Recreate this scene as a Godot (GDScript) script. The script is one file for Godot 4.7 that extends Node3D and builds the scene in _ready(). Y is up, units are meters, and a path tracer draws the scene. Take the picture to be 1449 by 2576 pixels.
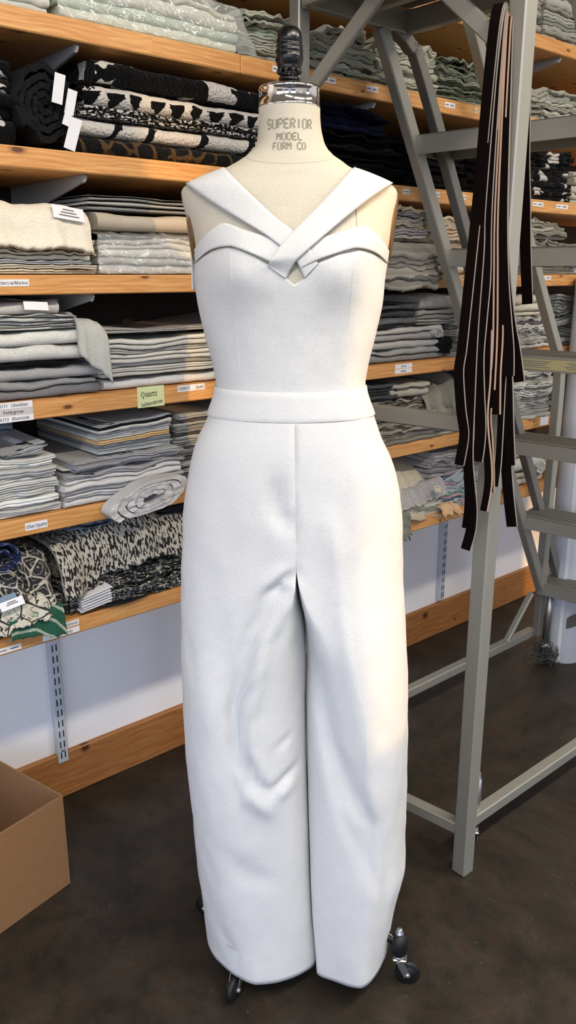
extends Node3D
# A dress form in a white jumpsuit in front of fabric shelves, a rolling ladder and a cardboard box.

# ---------------------------------------------------------------- frames
const TH := 0.85187                      # heading of the shelf wall, right of straight ahead
const WALL_N := 1.9115                   # distance of the shelf wall from the camera's foot
const SHELF_V := 0.37                    # depth of a shelf
const SHELF_T := 0.037
const SHELVES := [2.077, 1.853, 1.625, 1.399, 1.160, 0.926, 0.683]
var wt: Transform3D                      # x along the wall, y up, z out of the wall
var used := {}
var rng := RandomNumberGenerator.new()
var nz := FastNoiseLite.new()
var nc := FastNoiseLite.new()
var nv := FastNoiseLite.new()
var fabs_cache := {}
var tex := {}
var M := {}
const FORM := Vector3(0, 0, -1.42)


func _ready() -> void:
	rng.seed = 7
	nz.seed = 3; nz.frequency = 1.0; nz.fractal_octaves = 3; nz.noise_type = FastNoiseLite.TYPE_SIMPLEX
	nc.seed = 11; nc.frequency = 1.0; nc.noise_type = FastNoiseLite.TYPE_CELLULAR; nc.cellular_return_type = FastNoiseLite.RETURN_DISTANCE2_SUB; nc.fractal_type = FastNoiseLite.FRACTAL_NONE
	nv.seed = 11; nv.frequency = 1.0; nv.noise_type = FastNoiseLite.TYPE_CELLULAR; nv.cellular_return_type = FastNoiseLite.RETURN_CELL_VALUE; nv.fractal_type = FastNoiseLite.FRACTAL_NONE
	var ax := Vector3(sin(TH), 0, -cos(TH))
	var out := Vector3(cos(TH), 0, sin(TH))
	wt = Transform3D(Basis(ax, Vector3.UP, out), -out * WALL_N)
	# camera
	var cam := Camera3D.new(); cam.name = "camera"; add_child(cam)
	cam.position = Vector3(0, 1.40, 0)
	cam.rotation = Vector3(-0.28254, 0, 0)
	cam.fov = rad_to_deg(2.0 * atan(1288.0 / 2060.0)); cam.near = 0.05; cam.far = 60.0
	cam.current = true
	# sky and exposure
	var we := WorldEnvironment.new(); we.name = "world_environment"; add_child(we)
	var e := Environment.new(); we.environment = e
	e.background_mode = Environment.BG_SKY
	var sk := Sky.new(); var sm := ProceduralSkyMaterial.new(); sk.sky_material = sm; e.sky = sk
	sm.sky_top_color = Color(0.72, 0.81, 0.96); sm.sky_horizon_color = Color(0.90, 0.94, 1.0)
	sm.ground_bottom_color = Color(0.30, 0.29, 0.28); sm.ground_horizon_color = Color(0.55, 0.55, 0.55)
	sm.sky_energy_multiplier = 3.5; sm.ground_energy_multiplier = 1.6
	e.tonemap_mode = Environment.TONE_MAPPER_LINEAR
	e.tonemap_exposure = 0.325
	e.sdfgi_enabled = true; e.ssao_enabled = true; e.ssil_enabled = true
	# low warm sun through the added slim window opposite the shelves
	var sun := DirectionalLight3D.new(); sun.name = "sun"; add_child(sun)
	sun.light_color = Color(1.0, 0.80, 0.50); sun.light_energy = 1.8; sun.light_angular_distance = 0.6; sun.shadow_enabled = true
	sun.look_at_from_position(Vector3.ZERO, -(out * cos(0.20) + Vector3.UP * sin(0.20)), Vector3.UP)
	materials()
	room()
	for k in 3:
		ceiling_lamp(-0.55 + 1.55 * k, k)
	shelving()
	dress_form()
	jumpsuit()
	ladder()
	straps()
	cardboard_box()
	paper_roll()
	cloths()


# ---------------------------------------------------------------- naming
func numbered(called: String) -> String:
	var n: int = used.get(called, 0)
	used[called] = n + 1
	return called if n == 0 else "%s_%03d" % [called, n]


func tag(o: Node, label: String, category: String, group := "") -> void:
	o.set_meta("label", label); o.set_meta("category", category)
	if group != "":
		o.set_meta("group", group)


func thing(called: String, label: String, category: String, at: Transform3D, group := "") -> Node3D:
	var o := Node3D.new(); o.name = numbered(called); add_child(o); o.transform = at
	tag(o, label, category, group)
	return o


func mesh_node(called: String, m: Mesh, mat: Material, parent: Node = null, at := Transform3D.IDENTITY) -> MeshInstance3D:
	var o := MeshInstance3D.new(); o.mesh = m; o.material_override = mat
	if parent == null:
		o.name = numbered(called); add_child(o)
	else:
		o.name = called; parent.add_child(o, true)
	o.transform = at
	o.cast_shadow = GeometryInstance3D.SHADOW_CASTING_SETTING_ON
	return o


func solo(called: String, m: Mesh, mat: Material, label: String, category: String, at: Transform3D, group := "") -> MeshInstance3D:
	var o := mesh_node(called, m, mat, null, at); tag(o, label, category, group)
	return o


func struct(called: String, m: Mesh, mat: Material, at := Transform3D.IDENTITY) -> MeshInstance3D:
	var o := mesh_node(called, m, mat, null, at); o.set_meta("kind", "structure")
	return o


# ---------------------------------------------------------------- mesh helpers
func new_st() -> SurfaceTool:
	var st := SurfaceTool.new(); st.begin(Mesh.PRIMITIVE_TRIANGLES)
	return st


func done(st: SurfaceTool) -> ArrayMesh:
	st.generate_normals()
	return st.commit()


func tri(st: SurfaceTool, a: Vector3, b: Vector3, c: Vector3, inside: Vector3, ua := Vector2.ZERO, ub := Vector2.ZERO, uc := Vector2.ZERO) -> void:
	var n := (c - a).cross(b - a)
	if n.length_squared() < 1e-20:
		return
	var flip := n.dot((a + b + c) / 3.0 - inside) < 0.0
	st.set_uv(ua); st.add_vertex(a)
	if flip:
		st.set_uv(uc); st.add_vertex(c); st.set_uv(ub); st.add_vertex(b)
	else:
		st.set_uv(ub); st.add_vertex(b); st.set_uv(uc); st.add_vertex(c)


func box(st: SurfaceTool, xf: Transform3D, s: Vector3, bev := 0.002) -> void:
	var h := s * 0.5
	bev = min(bev, min(h.x, min(h.y, h.z)) * 0.8)
	st.set_smooth_group(-1)
	var c := xf.origin
	var P := func(sx: int, sy: int, sz: int, axis: int) -> Vector3:
		var v := Vector3(sx * (h.x - bev), sy * (h.y - bev), sz * (h.z - bev))
		v[axis] = [sx, sy, sz][axis] * h[axis]
		return xf * v
	for axis in 3:
		var b1 := (axis + 1) % 3
		var b2 := (axis + 2) % 3
		for s0 in [-1, 1]:
			var q: Array[Vector3] = []
			var uv: Array[Vector2] = []
			for k in 4:
				var sg := [0, 0, 0]
				sg[axis] = s0; sg[b1] = [-1, 1, 1, -1][k]; sg[b2] = [-1, -1, 1, 1][k]
				q.append(P.call(sg[0], sg[1], sg[2], axis))
				var l := Vector3(sg[0] * h.x, sg[1] * h.y, sg[2] * h.z)
				uv.append(Vector2(l.x, l.y + l.z) if axis != 0 else Vector2(l.z, l.y))
			tri(st, q[0], q[1], q[2], c, uv[0], uv[1], uv[2]); tri(st, q[0], q[2], q[3], c, uv[0], uv[2], uv[3])
			# the edge strips along b2, between faces axis and b1
			for s1 in [-1, 1]:
				var g := [0, 0, 0]
				g[axis] = s0; g[b1] = s1; g[b2] = -1
				var a0: Vector3 = P.call(g[0], g[1], g[2], axis)
				var a1: Vector3 = P.call(g[0], g[1], g[2], b1)
				var a4: Vector3 = P.call(g[0], g[1], g[2], b2)
				g[b2] = 1
				var a2: Vector3 = P.call(g[0], g[1], g[2], axis)
				var a3: Vector3 = P.call(g[0], g[1], g[2], b1)
				var a5: Vector3 = P.call(g[0], g[1], g[2], b2)
				tri(st, a0, a1, a3, c); tri(st, a0, a3, a2, c)
				if axis == 0:
					tri(st, a0, a1, a4, c); tri(st, a2, a3, a5, c)


func box_mesh(s: Vector3, bev := 0.002, at := Vector3.ZERO) -> ArrayMesh:
	var st := new_st(); box(st, Transform3D(Basis.IDENTITY, at), s, bev)
	return done(st)


func bar(st: SurfaceTool, a: Vector3, b: Vector3, w: float, h: float, side := Vector3.ZERO, bev := 0.003) -> void:
	# a square tube from a to b; w is measured along «side»
	var z := (b - a).normalized()
	var x := side if side != Vector3.ZERO else Vector3.UP.cross(z)
	if x.length() < 0.01:
		x = Vector3.RIGHT
	x = (x - z * x.dot(z)).normalized()
	var y := z.cross(x)
	box(st, Transform3D(Basis(x, y, z), (a + b) * 0.5), Vector3(w, h, (b - a).length()), bev)


func grid(st: SurfaceTool, rows: Array, centers: Array, uvs: Array, closed := false) -> void:
	# rows: Array of PackedVector3Array; centers: a point inside, per row
	for r in rows.size() - 1:
		var A: PackedVector3Array = rows[r]
		var B: PackedVector3Array = rows[r + 1]
		var ua: PackedVector2Array = uvs[r] if uvs.size() else PackedVector2Array()
		var ub: PackedVector2Array = uvs[r + 1] if uvs.size() else PackedVector2Array()
		var n := A.size()
		var c: Vector3 = (centers[r] + centers[r + 1]) * 0.5
		for k in (n if closed else n - 1):
			var k2 := (k + 1) % n
			if uvs.size():
				tri(st, A[k], A[k2], B[k2], c, ua[k], ua[k2], ub[k2]); tri(st, A[k], B[k2], B[k], c, ua[k], ub[k2], ub[k])
			else:
				tri(st, A[k], A[k2], B[k2], c); tri(st, A[k], B[k2], B[k], c)


func lathe(st: SurfaceTool, prof: Array, seg := 32, at := Transform3D.IDENTITY, smooth := true) -> void:
	st.set_smooth_group(0 if smooth else -1)
	var rows := []
	var cen := []
	for p in prof:
		var row := PackedVector3Array()
		for k in seg:
			var a := TAU * k / seg
			row.append(at * Vector3(p[0] * cos(a), p[1], p[0] * sin(a)))
		rows.append(row)
		cen.append(at * Vector3(0, p[1], 0))
	# centre points for orientation: the axis works for radii; caps are closed by radius 0 rows
	for r in rows.size() - 1:
		var A: PackedVector3Array = rows[r]
		var B: PackedVector3Array = rows[r + 1]
		var flat: float = abs(prof[r + 1][1] - prof[r][1])
		var c: Vector3 = (cen[r] + cen[r + 1]) * 0.5
		if flat < 0.3 * abs(prof[r + 1][0] - prof[r][0]):
			var mid: float = (prof[0][1] + prof[prof.size() - 1][1]) * 0.5
			c = at * Vector3(0, mid, 0)
		for k in seg:
			var k2 := (k + 1) % seg
			tri(st, A[k], A[k2], B[k2], c); tri(st, A[k], B[k2], B[k], c)


func lathe_mesh(prof: Array, seg := 32, at := Transform3D.IDENTITY, smooth := true) -> ArrayMesh:
	var st := new_st(); lathe(st, prof, seg, at, smooth)
	return done(st)


func tube(st: SurfaceTool, pts: PackedVector3Array, r: float, seg := 8) -> void:
	st.set_smooth_group(0)
	var rows := []
	var cen := []
	for k in pts.size():
		var d := (pts[min(k + 1, pts.size() - 1)] - pts[max(k - 1, 0)]).normalized()
		var x := d.cross(Vector3(0.31, 0.17, 0.93)).normalized()
		var y := d.cross(x)
		var row := PackedVector3Array()
		for s in seg:
			row.append(pts[k] + (x * cos(TAU * s / seg) + y * sin(TAU * s / seg)) * r)
		rows.append(row); cen.append(pts[k])
	grid(st, rows, cen, [], true)


func smooth_path(pts: Array, per := 6) -> PackedVector3Array:
	var c := PackedVector3Array()
	for k in pts.size() - 1:
		var p0: Vector3 = pts[max(k - 1, 0)]
		var p1: Vector3 = pts[k]
		var p2: Vector3 = pts[k + 1]
		var p3: Vector3 = pts[min(k + 2, pts.size() - 1)]
		for s in per:
			c.append(p1.cubic_interpolate(p2, p0, p3, float(s) / per))
	c.append(pts[pts.size() - 1])
	return c


func lerp_table(t: Array, y: float, col: int) -> float:
	# t: rows [y, ...] with falling y; smooth (Catmull-Rom in y)
	var n := t.size()
	if y >= t[0][0]:
		return t[0][col]
	if y <= t[n - 1][0]:
		return t[n - 1][col]
	for k in n - 1:
		if y <= t[k][0] and y >= t[k + 1][0]:
			var f: float = (t[k][0] - y) / (t[k][0] - t[k + 1][0])
			return cubic_interpolate_in_time(t[k][col], t[k + 1][col], t[max(k - 1, 0)][col], t[min(k + 2, n - 1)][col], f, t[k][0] - t[k + 1][0], t[k][0] - t[max(k - 1, 0)][0] if k > 0 else -(t[0][0] - t[1][0]), t[k][0] - t[min(k + 2, n - 1)][0] if k + 2 < n else (t[k][0] - t[k + 1][0]) * 2.0)
	return t[n - 1][col]


func rand(a: float, b: float) -> float:
	return rng.randf_range(a, b)


# ---------------------------------------------------------------- materials
func mat(col: Color, rough := 0.9, metal := 0.0) -> StandardMaterial3D:
	var m := StandardMaterial3D.new(); m.albedo_color = col; m.roughness = rough; m.metallic = metal
	return m


func image_tex(w: int, h: int, f: Callable) -> ImageTexture:
	var im := Image.create(w, h, false, Image.FORMAT_RGB8)
	for y in h:
		for x in w:
			im.set_pixel(x, y, f.call(float(x) / w, float(y) / h))
	return ImageTexture.create_from_image(im)


func normal_from(w: int, h: int, f: Callable, k: float) -> ImageTexture:
	var im := Image.create(w, h, false, Image.FORMAT_RGB8)
	for y in h:
		for x in w:
			var v: float = f.call(float(x) / w, float(y) / h)
			im.set_pixel(x, y, Color(v, v, v))
	im.bump_map_to_normal_map(k)
	return ImageTexture.create_from_image(im)


func torus(u: float, v: float, fx: float, fy: float, o: float) -> float:
	# tileable noise
	return nz.get_noise_3d(cos(TAU * u) * fx + o, sin(TAU * u) * fx + cos(TAU * v) * fy, sin(TAU * v) * fy + o * 1.7)


func materials() -> void:
	tex.weave = image_tex(256, 256, func(u, v):
		var g: float = 0.93 + 0.05 * sin(u * TAU * 64) * sin(v * TAU * 64) + 0.06 * torus(u, v, 6, 6, 1.0) + rand(-0.03, 0.03)
		return Color(g, g, g))
	tex.heather = image_tex(256, 256, func(u, v):
		var g: float = 0.91 + 0.16 * torus(u, v, 3, 14, 4.0) + 0.12 * torus(u, v, 10, 10, 9.0) + rand(-0.10, 0.09)
		return Color(g, g, g))
	tex.slub = image_tex(256, 256, func(u, v):
		var g: float = 0.94 + 0.12 * torus(u, v, 1.5, 22, 14.0) + rand(-0.05, 0.05)
		return Color(g, g, g))
	tex.marble = image_tex(320, 320, func(u, v):
		var w: float = torus(u, v, 1.2, 1.2, 3.0) * 3.0
		var g: float = 0.90 + 0.10 * sin(w * 9.0 + 2.0 * torus(u, v, 2.2, 2.2, 7.0)) + rand(-0.03, 0.03)
		return Color(g, g * 0.985, g * 0.95))
	tex.fabric_normal = normal_from(256, 256, func(u, v): return 0.5 + 0.18 * sin(u * TAU * 48) * sin(v * TAU * 48) + 0.35 * torus(u, v, 9, 9, 2.0), 4.0)
	tex.fuzz_normal = normal_from(256, 256, func(u, v): return 0.5 + 0.5 * torus(u, v, 7, 7, 5.0) + 0.3 * torus(u, v, 16, 16, 8.0), 9.0)
	tex.linen_normal = normal_from(256, 256, func(u, v): return 0.5 + 0.10 * sin(u * TAU * 56) + 0.10 * sin(v * TAU * 56) + 0.25 * torus(u, v, 12, 12, 2.0), 2.0)
	# woven patterns
	var blk := Color(0.035, 0.035, 0.038)
	var wht := Color(0.78, 0.76, 0.73)
	tex.leaf = image_tex(384, 384, func(u, v):
		var px: float = u * 7.0 + 0.5 * nz.get_noise_2d(u * 3.0, v * 3.0)
		var py: float = v * 6.0 + 0.5 * nz.get_noise_2d(u * 3.0 + 30, v * 3.0)
		var d: float = nc.get_noise_2d(px, py)
		return (wht if d > -0.86 and nv.get_noise_2d(px, py) > 0.30 else blk) * rand(0.9, 1.05))
	tex.tooth = image_tex(384, 384, func(u, v):
		var x: float = fposmod(u * 6.0 + 0.25 * nz.get_noise_2d(v * 4.0, u * 3.0), 1.0)
		var y: float = fposmod(v * 3.0, 1.0)
		var w: float = 0.46 * pow(abs(y - 0.5) * 2.0, 0.8) + 0.06 * nz.get_noise_2d(u * 24, v * 24)
		var black: bool = abs(x - 0.5) < w and y > 0.12
		return (blk if black else wht) * rand(0.9, 1.05))
	tex.band = image_tex(384, 384, func(u, v):
		var x: float = fposmod(u * 2.6 + 0.10 * sin(v * TAU * 2.0), 1.0)
		return (blk if x < 0.13 + 0.06 * nz.get_noise_2d(u * 9, v * 9) else wht) * rand(0.9, 1.05))
	tex.lattice = image_tex(384, 384, func(u, v):
		var d: float = nc.get_noise_2d(u * 9.0 + 20.0, v * 7.0) + 0.05 * nz.get_noise_2d(u * 40, v * 40)
		return (Color(0.33, 0.25, 0.15) if d < -0.84 else Color(0.075, 0.075, 0.075)) * rand(0.88, 1.05))
	tex.dash = image_tex(384, 384, func(u, v):
		var g: float = nz.get_noise_2d(u * 34.0, v * 11.0) + 0.35 * nz.get_noise_2d(u * 6.0 + 40, v * 6.0)
		return (Color(0.15, 0.145, 0.14) if g > 0.10 else Color(0.70, 0.675, 0.625)) * rand(0.86, 1.08))
	tex.floral = image_tex(384, 384, func(u, v):
		var d: float = nc.get_noise_2d(u * 7.0 + 50.0, v * 7.0)
		var r: float = fposmod(Vector2(fposmod(u * 4.0, 1.0) - 0.5, fposmod(v * 4.0, 1.0) - 0.5).length() * 5.0 + 0.6 * nz.get_noise_2d(u * 8, v * 8), 1.0)
		return (Color(0.70, 0.68, 0.63) if d < -0.90 or r < 0.15 else Color(0.19, 0.19, 0.195)) * rand(0.9, 1.08))
	tex.floral_pale = image_tex(384, 384, func(u, v):
		var d: float = nc.get_noise_2d(u * 6.0 + 80.0, v * 6.0)
		var r: float = fposmod(Vector2(fposmod(u * 3.0, 1.0) - 0.5, fposmod(v * 3.0, 1.0) - 0.5).length() * 3.5 + 0.6 * nz.get_noise_2d(u * 7, v * 7), 1.0)
		return (Color(0.20, 0.20, 0.20) if d < -0.93 or r < 0.10 else Color(0.76, 0.74, 0.68)) * rand(0.9, 1.08))
	tex.fan = image_tex(256, 256, func(u, v):
		var r: float = Vector2(u - 0.1, v - 1.1).length()
		return (Color(0.62, 0.66, 0.58) if fposmod(r * 4.6 + 0.04 * nz.get_noise_2d(u * 12, v * 12), 1.0) < 0.22 else Color(0.16, 0.33, 0.26)) * rand(0.88, 1.08))
	tex.navy = image_tex(256, 256, func(u, v):
		var r: float = Vector2(fposmod(u * 2.0, 1.0) - 0.5, fposmod(v * 2.0, 1.0) - 0.5).length()
		return (Color(0.42, 0.47, 0.58) if fposmod(r * 6.0 + 0.06 * nz.get_noise_2d(u * 12, v * 12), 1.0) < 0.16 else Color(0.07, 0.11, 0.26)) * rand(0.88, 1.08))
	tex.pinstripe = image_tex(128, 128, func(u, v):
		var g: float = 0.62 + (0.22 if fposmod(v * 26.0, 1.0) < 0.5 else -0.12) + rand(-0.06, 0.06)
		return Color(g, g * 0.985, g * 0.96))
	tex.speck = image_tex(256, 256, func(u, v):
		var g: float = nz.get_noise_2d(u * 22.0, v * 30.0)
		return (Color(0.75, 0.74, 0.72) if g > 0.12 else Color(0.05, 0.05, 0.055)) * rand(0.88, 1.08))
	# pine
	var knots := [Vector3(0.11, 0.42, 1.0), Vector3(0.36, 0.70, 0.7), Vector3(0.58, 0.30, 1.1), Vector3(0.83, 0.55, 0.8), Vector3(0.70, 0.85, 0.5)]
	tex.pine = image_tex(1024, 96, func(u, v):
		var bend := 0.0
		var dark := 0.0
		for k in knots:
			var du: float = (u - k.x) * 1.6
			var dv: float = (v - k.y) * 0.12
			var d: float = sqrt(du * du * 0.5 + dv * dv) / (0.009 * k.z)
			bend += 0.10 * exp(-d * d * 0.05) * sign(v - k.y)
			dark = max(dark, 1.0 if d < 0.75 else clampf(1.5 - d, 0, 1) * 0.7)
		var ring: float = sin((v + bend) * 46.0 + 7.0 * nz.get_noise_2d(u * 5.0, (v + bend) * 1.2))
		var g: float = 0.955 + 0.028 * ring + 0.05 * nz.get_noise_2d(u * 7.0, v * 9.0) + rand(-0.012, 0.012)
		var c := Color(0.87 * g, 0.665 * g * g, 0.415 * g * g * g)
		return c.lerp(Color(0.25, 0.12, 0.05), dark * 0.75))
	tex.floor = image_tex(512, 512, func(u, v):
		var a: float = torus(u, v, 1.3, 1.3, 2.0)
		var b: float = torus(u, v, 4.0, 4.0, 6.0)
		var g: float = 0.185 + 0.05 * a + 0.035 * b + rand(-0.02, 0.02)
		var c := Color(g * 1.03, g * 0.93, g * 0.80)
		if rand(0, 1) > 0.9996:
			c = Color(0.42, 0.38, 0.32)
		return c.lerp(Color(0.19, 0.12, 0.085), clampf(b * 0.8 - 0.1, 0, 0.5)))
	tex.kraft = image_tex(256, 256, func(u, v):
		var g: float = 0.97 + 0.05 * torus(u, v, 2, 12, 2.0) + rand(-0.04, 0.04)
		return Color(0.56 * g, 0.415 * g, 0.275 * g))
	M.pine = mat(Color(0.74, 0.68, 0.62), 0.55); M.pine.albedo_texture = tex.pine; M.pine.uv1_scale = Vector3(0.62, 6.0, 1)
	M.floor = mat(Color.WHITE, 0.42); M.floor.albedo_texture = tex.floor; M.floor.uv1_triplanar = true; M.floor.uv1_world_triplanar = true; M.floor.uv1_scale = Vector3(0.7, 0.7, 0.7)
	M.floor.metallic_specular = 0.35
	M.wall = mat(Color(0.93, 0.92, 0.92), 0.85)
	M.ceiling = mat(Color(0.80, 0.79, 0.76), 0.9)
	M.back = mat(Color(0.17, 0.145, 0.12), 0.95)  # dark tone that paints the shade between the shelves
	M.alu = mat(Color(0.60, 0.595, 0.56), 0.42, 0.45)
	M.alu_dark = mat(Color(0.46, 0.455, 0.43), 0.5, 0.4)
	M.steel = mat(Color(0.66, 0.66, 0.66), 0.3, 0.9)
	M.chrome = mat(Color(0.86, 0.85, 0.83), 0.09, 1.0)
	M.iron = mat(Color(0.018, 0.018, 0.019), 0.28)
	M.rubber = mat(Color(0.03, 0.03, 0.03), 0.55)
	M.bracket = mat(Color(0.62, 0.62, 0.62), 0.45)
	M.cream = fab(Color(0.835, 0.805, 0.735), "weave", "linen_normal", 0.09).duplicate()
	M.linen = fab(Color(0.868, 0.870, 0.868), "weave", "linen_normal", 0.08).duplicate()
	M.stencil = mat(Color(0.54, 0.53, 0.46), 0.95)
	M.bronze = mat(Color(0.45, 0.33, 0.19), 0.45, 0.35)
	M.paper = mat(Color(0.87, 0.87, 0.88), 0.8)
	M.grey_paper = mat(Color(0.74, 0.73, 0.72), 0.8)
	M.note = mat(Color(0.80, 0.82, 0.62), 0.85)
	M.ink = mat(Color(0.08, 0.08, 0.09), 0.9)
	M.ink_pale = mat(Color(0.45, 0.45, 0.46), 0.9)
	M.slot = mat(Color(0.04, 0.04, 0.045), 0.9)
	M.standard = mat(Color(0.72, 0.74, 0.77), 0.5)
	M.kraft = mat(Color.WHITE, 0.8); M.kraft.albedo_texture = tex.kraft; M.kraft.uv1_triplanar = true; M.kraft.uv1_scale = Vector3(3, 3, 3)
	M.film = mat(Color(0.95, 0.96, 0.95, 0.22), 0.12); M.film.transparency = BaseMaterial3D.TRANSPARENCY_ALPHA; M.film.cull_mode = BaseMaterial3D.CULL_DISABLED
	M.strap = mat(Color(0.075, 0.052, 0.047), 1.0); M.strap.metallic_specular = 0.1; M.strap.normal_enabled = true; M.strap.normal_texture = tex.fabric_normal
	M.edge_white = mat(Color(0.56, 0.53, 0.50), 0.9)
	M.edge_pink = mat(Color(0.66, 0.545, 0.47), 0.9)
	M.roll = mat(Color(0.80, 0.81, 0.84), 0.55)
	M.sticker = mat(Color(0.68, 0.64, 0.46), 0.7)
	M.lint = mat(Color(0.32, 0.31, 0.29), 1.0)
	M.tray = mat(Color(0.06, 0.06, 0.07), 0.5)


func fab(col: Color, t := "weave", n := "fabric_normal", tile := 0.10) -> StandardMaterial3D:
	var key := "%s %s %s %.3f" % [col.to_html(), t, n, tile]
	if fabs_cache.has(key):
		return fabs_cache[key]
	var m := mat(col, 0.95)
	m.albedo_texture = tex[t]; m.uv1_scale = Vector3(1.0 / tile, 1.0 / tile, 1.0)
	m.normal_enabled = true; m.normal_texture = tex[n]; m.normal_scale = 0.35 if n == "fuzz_normal" else 0.8
	m.rim_enabled = true; m.rim = 0.12; m.rim_tint = 0.5
	m.metallic_specular = 0.2
	fabs_cache[key] = m
	return m


# ---------------------------------------------------------------- room
func room() -> void:
	var u0 := -2.6
	var u1 := 4.4
	var depth := 5.2
	var top := 3.05
	var t := 0.15
	var um := (u0 + u1) * 0.5
	struct("floor", box_mesh(Vector3(u1 - u0 + 2 * t, 0.12, depth + 2 * t), 0.0, Vector3(um, -0.06, depth * 0.5)), M.floor, wt)
	struct("ceiling", box_mesh(Vector3(u1 - u0 + 2 * t, 0.12, depth + 2 * t), 0.0, Vector3(um, top + 0.06, depth * 0.5)), M.ceiling, wt)
	struct("wall_back", box_mesh(Vector3(u1 - u0 + 2 * t, top, t), 0.0, Vector3(um, top * 0.5, -t * 0.5)), M.wall, wt)
	struct("wall_right", box_mesh(Vector3(t, top, depth), 0.0, Vector3(u1 + t * 0.5, top * 0.5, depth * 0.5)), M.wall, wt)
	# left wall with two tall windows onto the sky
	var wl := new_st()
	var zs := [0.0, 0.9, 2.5, 2.9, 4.7, depth]
	for k in 5:
		var za: float = zs[k]
		var zb: float = zs[k + 1]
		if k == 1 or k == 3:
			box(wl, Transform3D(Basis.IDENTITY, Vector3(u0 - t * 0.5, 0.35, (za + zb) * 0.5)), Vector3(t, 0.7, zb - za), 0.0)
			box(wl, Transform3D(Basis.IDENTITY, Vector3(u0 - t * 0.5, (2.75 + top) * 0.5, (za + zb) * 0.5)), Vector3(t, top - 2.75, zb - za), 0.0)
		else:
			box(wl, Transform3D(Basis.IDENTITY, Vector3(u0 - t * 0.5, top * 0.5, (za + zb) * 0.5)), Vector3(t, top, zb - za), 0.0)
	struct("wall_left", done(wl), M.wall, wt)
	# front wall (behind the camera, to the right) with added windows: wide ones for fill, a slim one cut to aim the sun
	var wf := new_st()
	var fx := wt.affine_inverse() * FORM
	var wa := fx.x + 0.005
	var wb := wa + 0.20
	var holes := [[-2.35, -0.60, 0.65, 2.75], [wa, wb, 1.40, 2.80], [3.05, 4.20, 0.65, 2.75]]
	var from := u0
	for hl in holes:
		box(wf, Transform3D(Basis.IDENTITY, Vector3((from + hl[0]) * 0.5, top * 0.5, depth + t * 0.5)), Vector3(hl[0] - from, top, t), 0.0)
		box(wf, Transform3D(Basis.IDENTITY, Vector3((hl[0] + hl[1]) * 0.5, hl[2] * 0.5, depth + t * 0.5)), Vector3(hl[1] - hl[0], hl[2], t), 0.0)
		box(wf, Transform3D(Basis.IDENTITY, Vector3((hl[0] + hl[1]) * 0.5, (hl[3] + top) * 0.5, depth + t * 0.5)), Vector3(hl[1] - hl[0], top - hl[3], t), 0.0)
		from = hl[1]
	box(wf, Transform3D(Basis.IDENTITY, Vector3((from + u1) * 0.5, top * 0.5, depth + t * 0.5)), Vector3(u1 - from, top, t), 0.0)
	struct("wall_front", done(wf), M.wall, wt)
	# window frames
	var n := 1
	for k in [1, 3]:
		var za: float = zs[k]
		var zb: float = zs[k + 1]
		var fr := new_st()
		for z in [za + 0.02, (za + zb) * 0.5, zb - 0.02]:
			bar(fr, Vector3(u0 - 0.07, 0.7, z), Vector3(u0 - 0.07, 2.75, z), 0.04, 0.04, Vector3.RIGHT)
		for y in [0.72, 2.73]:
			bar(fr, Vector3(u0 - 0.07, y, za), Vector3(u0 - 0.07, y, zb), 0.04, 0.04, Vector3.RIGHT)
		struct("window_%d" % n, done(fr), M.standard, wt)
		n += 1
	for hl in holes:  # frames of the added front wall windows
		var sf := new_st()
		for x in [hl[0] + 0.012, hl[1] - 0.012]:
			bar(sf, Vector3(x, hl[2], depth + 0.07), Vector3(x, hl[3], depth + 0.07), 0.024, 0.04, Vector3.RIGHT)
		for yy in [hl[2] + 0.012, hl[3] - 0.012]:
			bar(sf, Vector3(hl[0], yy, depth + 0.07), Vector3(hl[1], yy, depth + 0.07), 0.024, 0.04, Vector3.UP)
		struct("window_%d" % n, done(sf), M.standard, wt)
		n += 1
	# pine baseboard, two lengths butted together
	var bb := struct("baseboard_back", box_mesh(Vector3(2.05, 0.135, 0.018), 0.003, Vector3(-0.30 + 1.025, 0.0675, 0.009)), M.pine, wt)
	bb.set_meta("label", "pine baseboard")
	struct("baseboard_back_far", box_mesh(Vector3(2.6, 0.135, 0.018), 0.003, Vector3(1.752 + 1.3, 0.0675, 0.009)), M.pine, wt)
	# dark sheet added behind the shelves, standing in for shade in the gaps
	struct("added_shade_panel_1", box_mesh(Vector3(3.6, 1.75, 0.006), 0.0, Vector3(1.7, 0.70 + 0.875, 0.003)), M.back, wt)


func ceiling_lamp(u: float, k: int) -> void:
	var at := wt * Transform3D(Basis.IDENTITY, Vector3(u, 2.93, 2.35))
	var label: String = ["long ceiling lamp panel at the left end of the row", "middle long ceiling lamp panel of the row", "long ceiling lamp panel at the right end of the row"][k]
	var o := thing("ceiling_lamp", label, "lamp", at, "ceiling lamp panels")
	mesh_node("housing", box_mesh(Vector3(1.26, 0.06, 0.22), 0.004, Vector3(0, 0.06, 0)), M.bracket, o)
	var gl := mat(Color(0.9, 0.9, 0.88), 0.6); gl.emission_enabled = true; gl.emission = Color(1.0, 0.94, 0.84); gl.emission_energy_multiplier = 2.5
	mesh_node("diffuser", box_mesh(Vector3(1.2, 0.03, 0.18), 0.004, Vector3(0, 0.015, 0)), gl, o)
	var al := AreaLight3D.new(); al.name = "lamp_light_%d" % k
	al.area_size = Vector2(1.2, 0.18); al.light_color = Color(1.0, 0.955, 0.89); al.light_energy = 16.0; al.area_range = 14.0; al.area_attenuation = 2.0
	al.shadow_enabled = true
	add_child(al)
	al.transform = at * Transform3D(Basis(Vector3.RIGHT, -PI / 2), Vector3(0, -0.012, 0))


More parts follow.
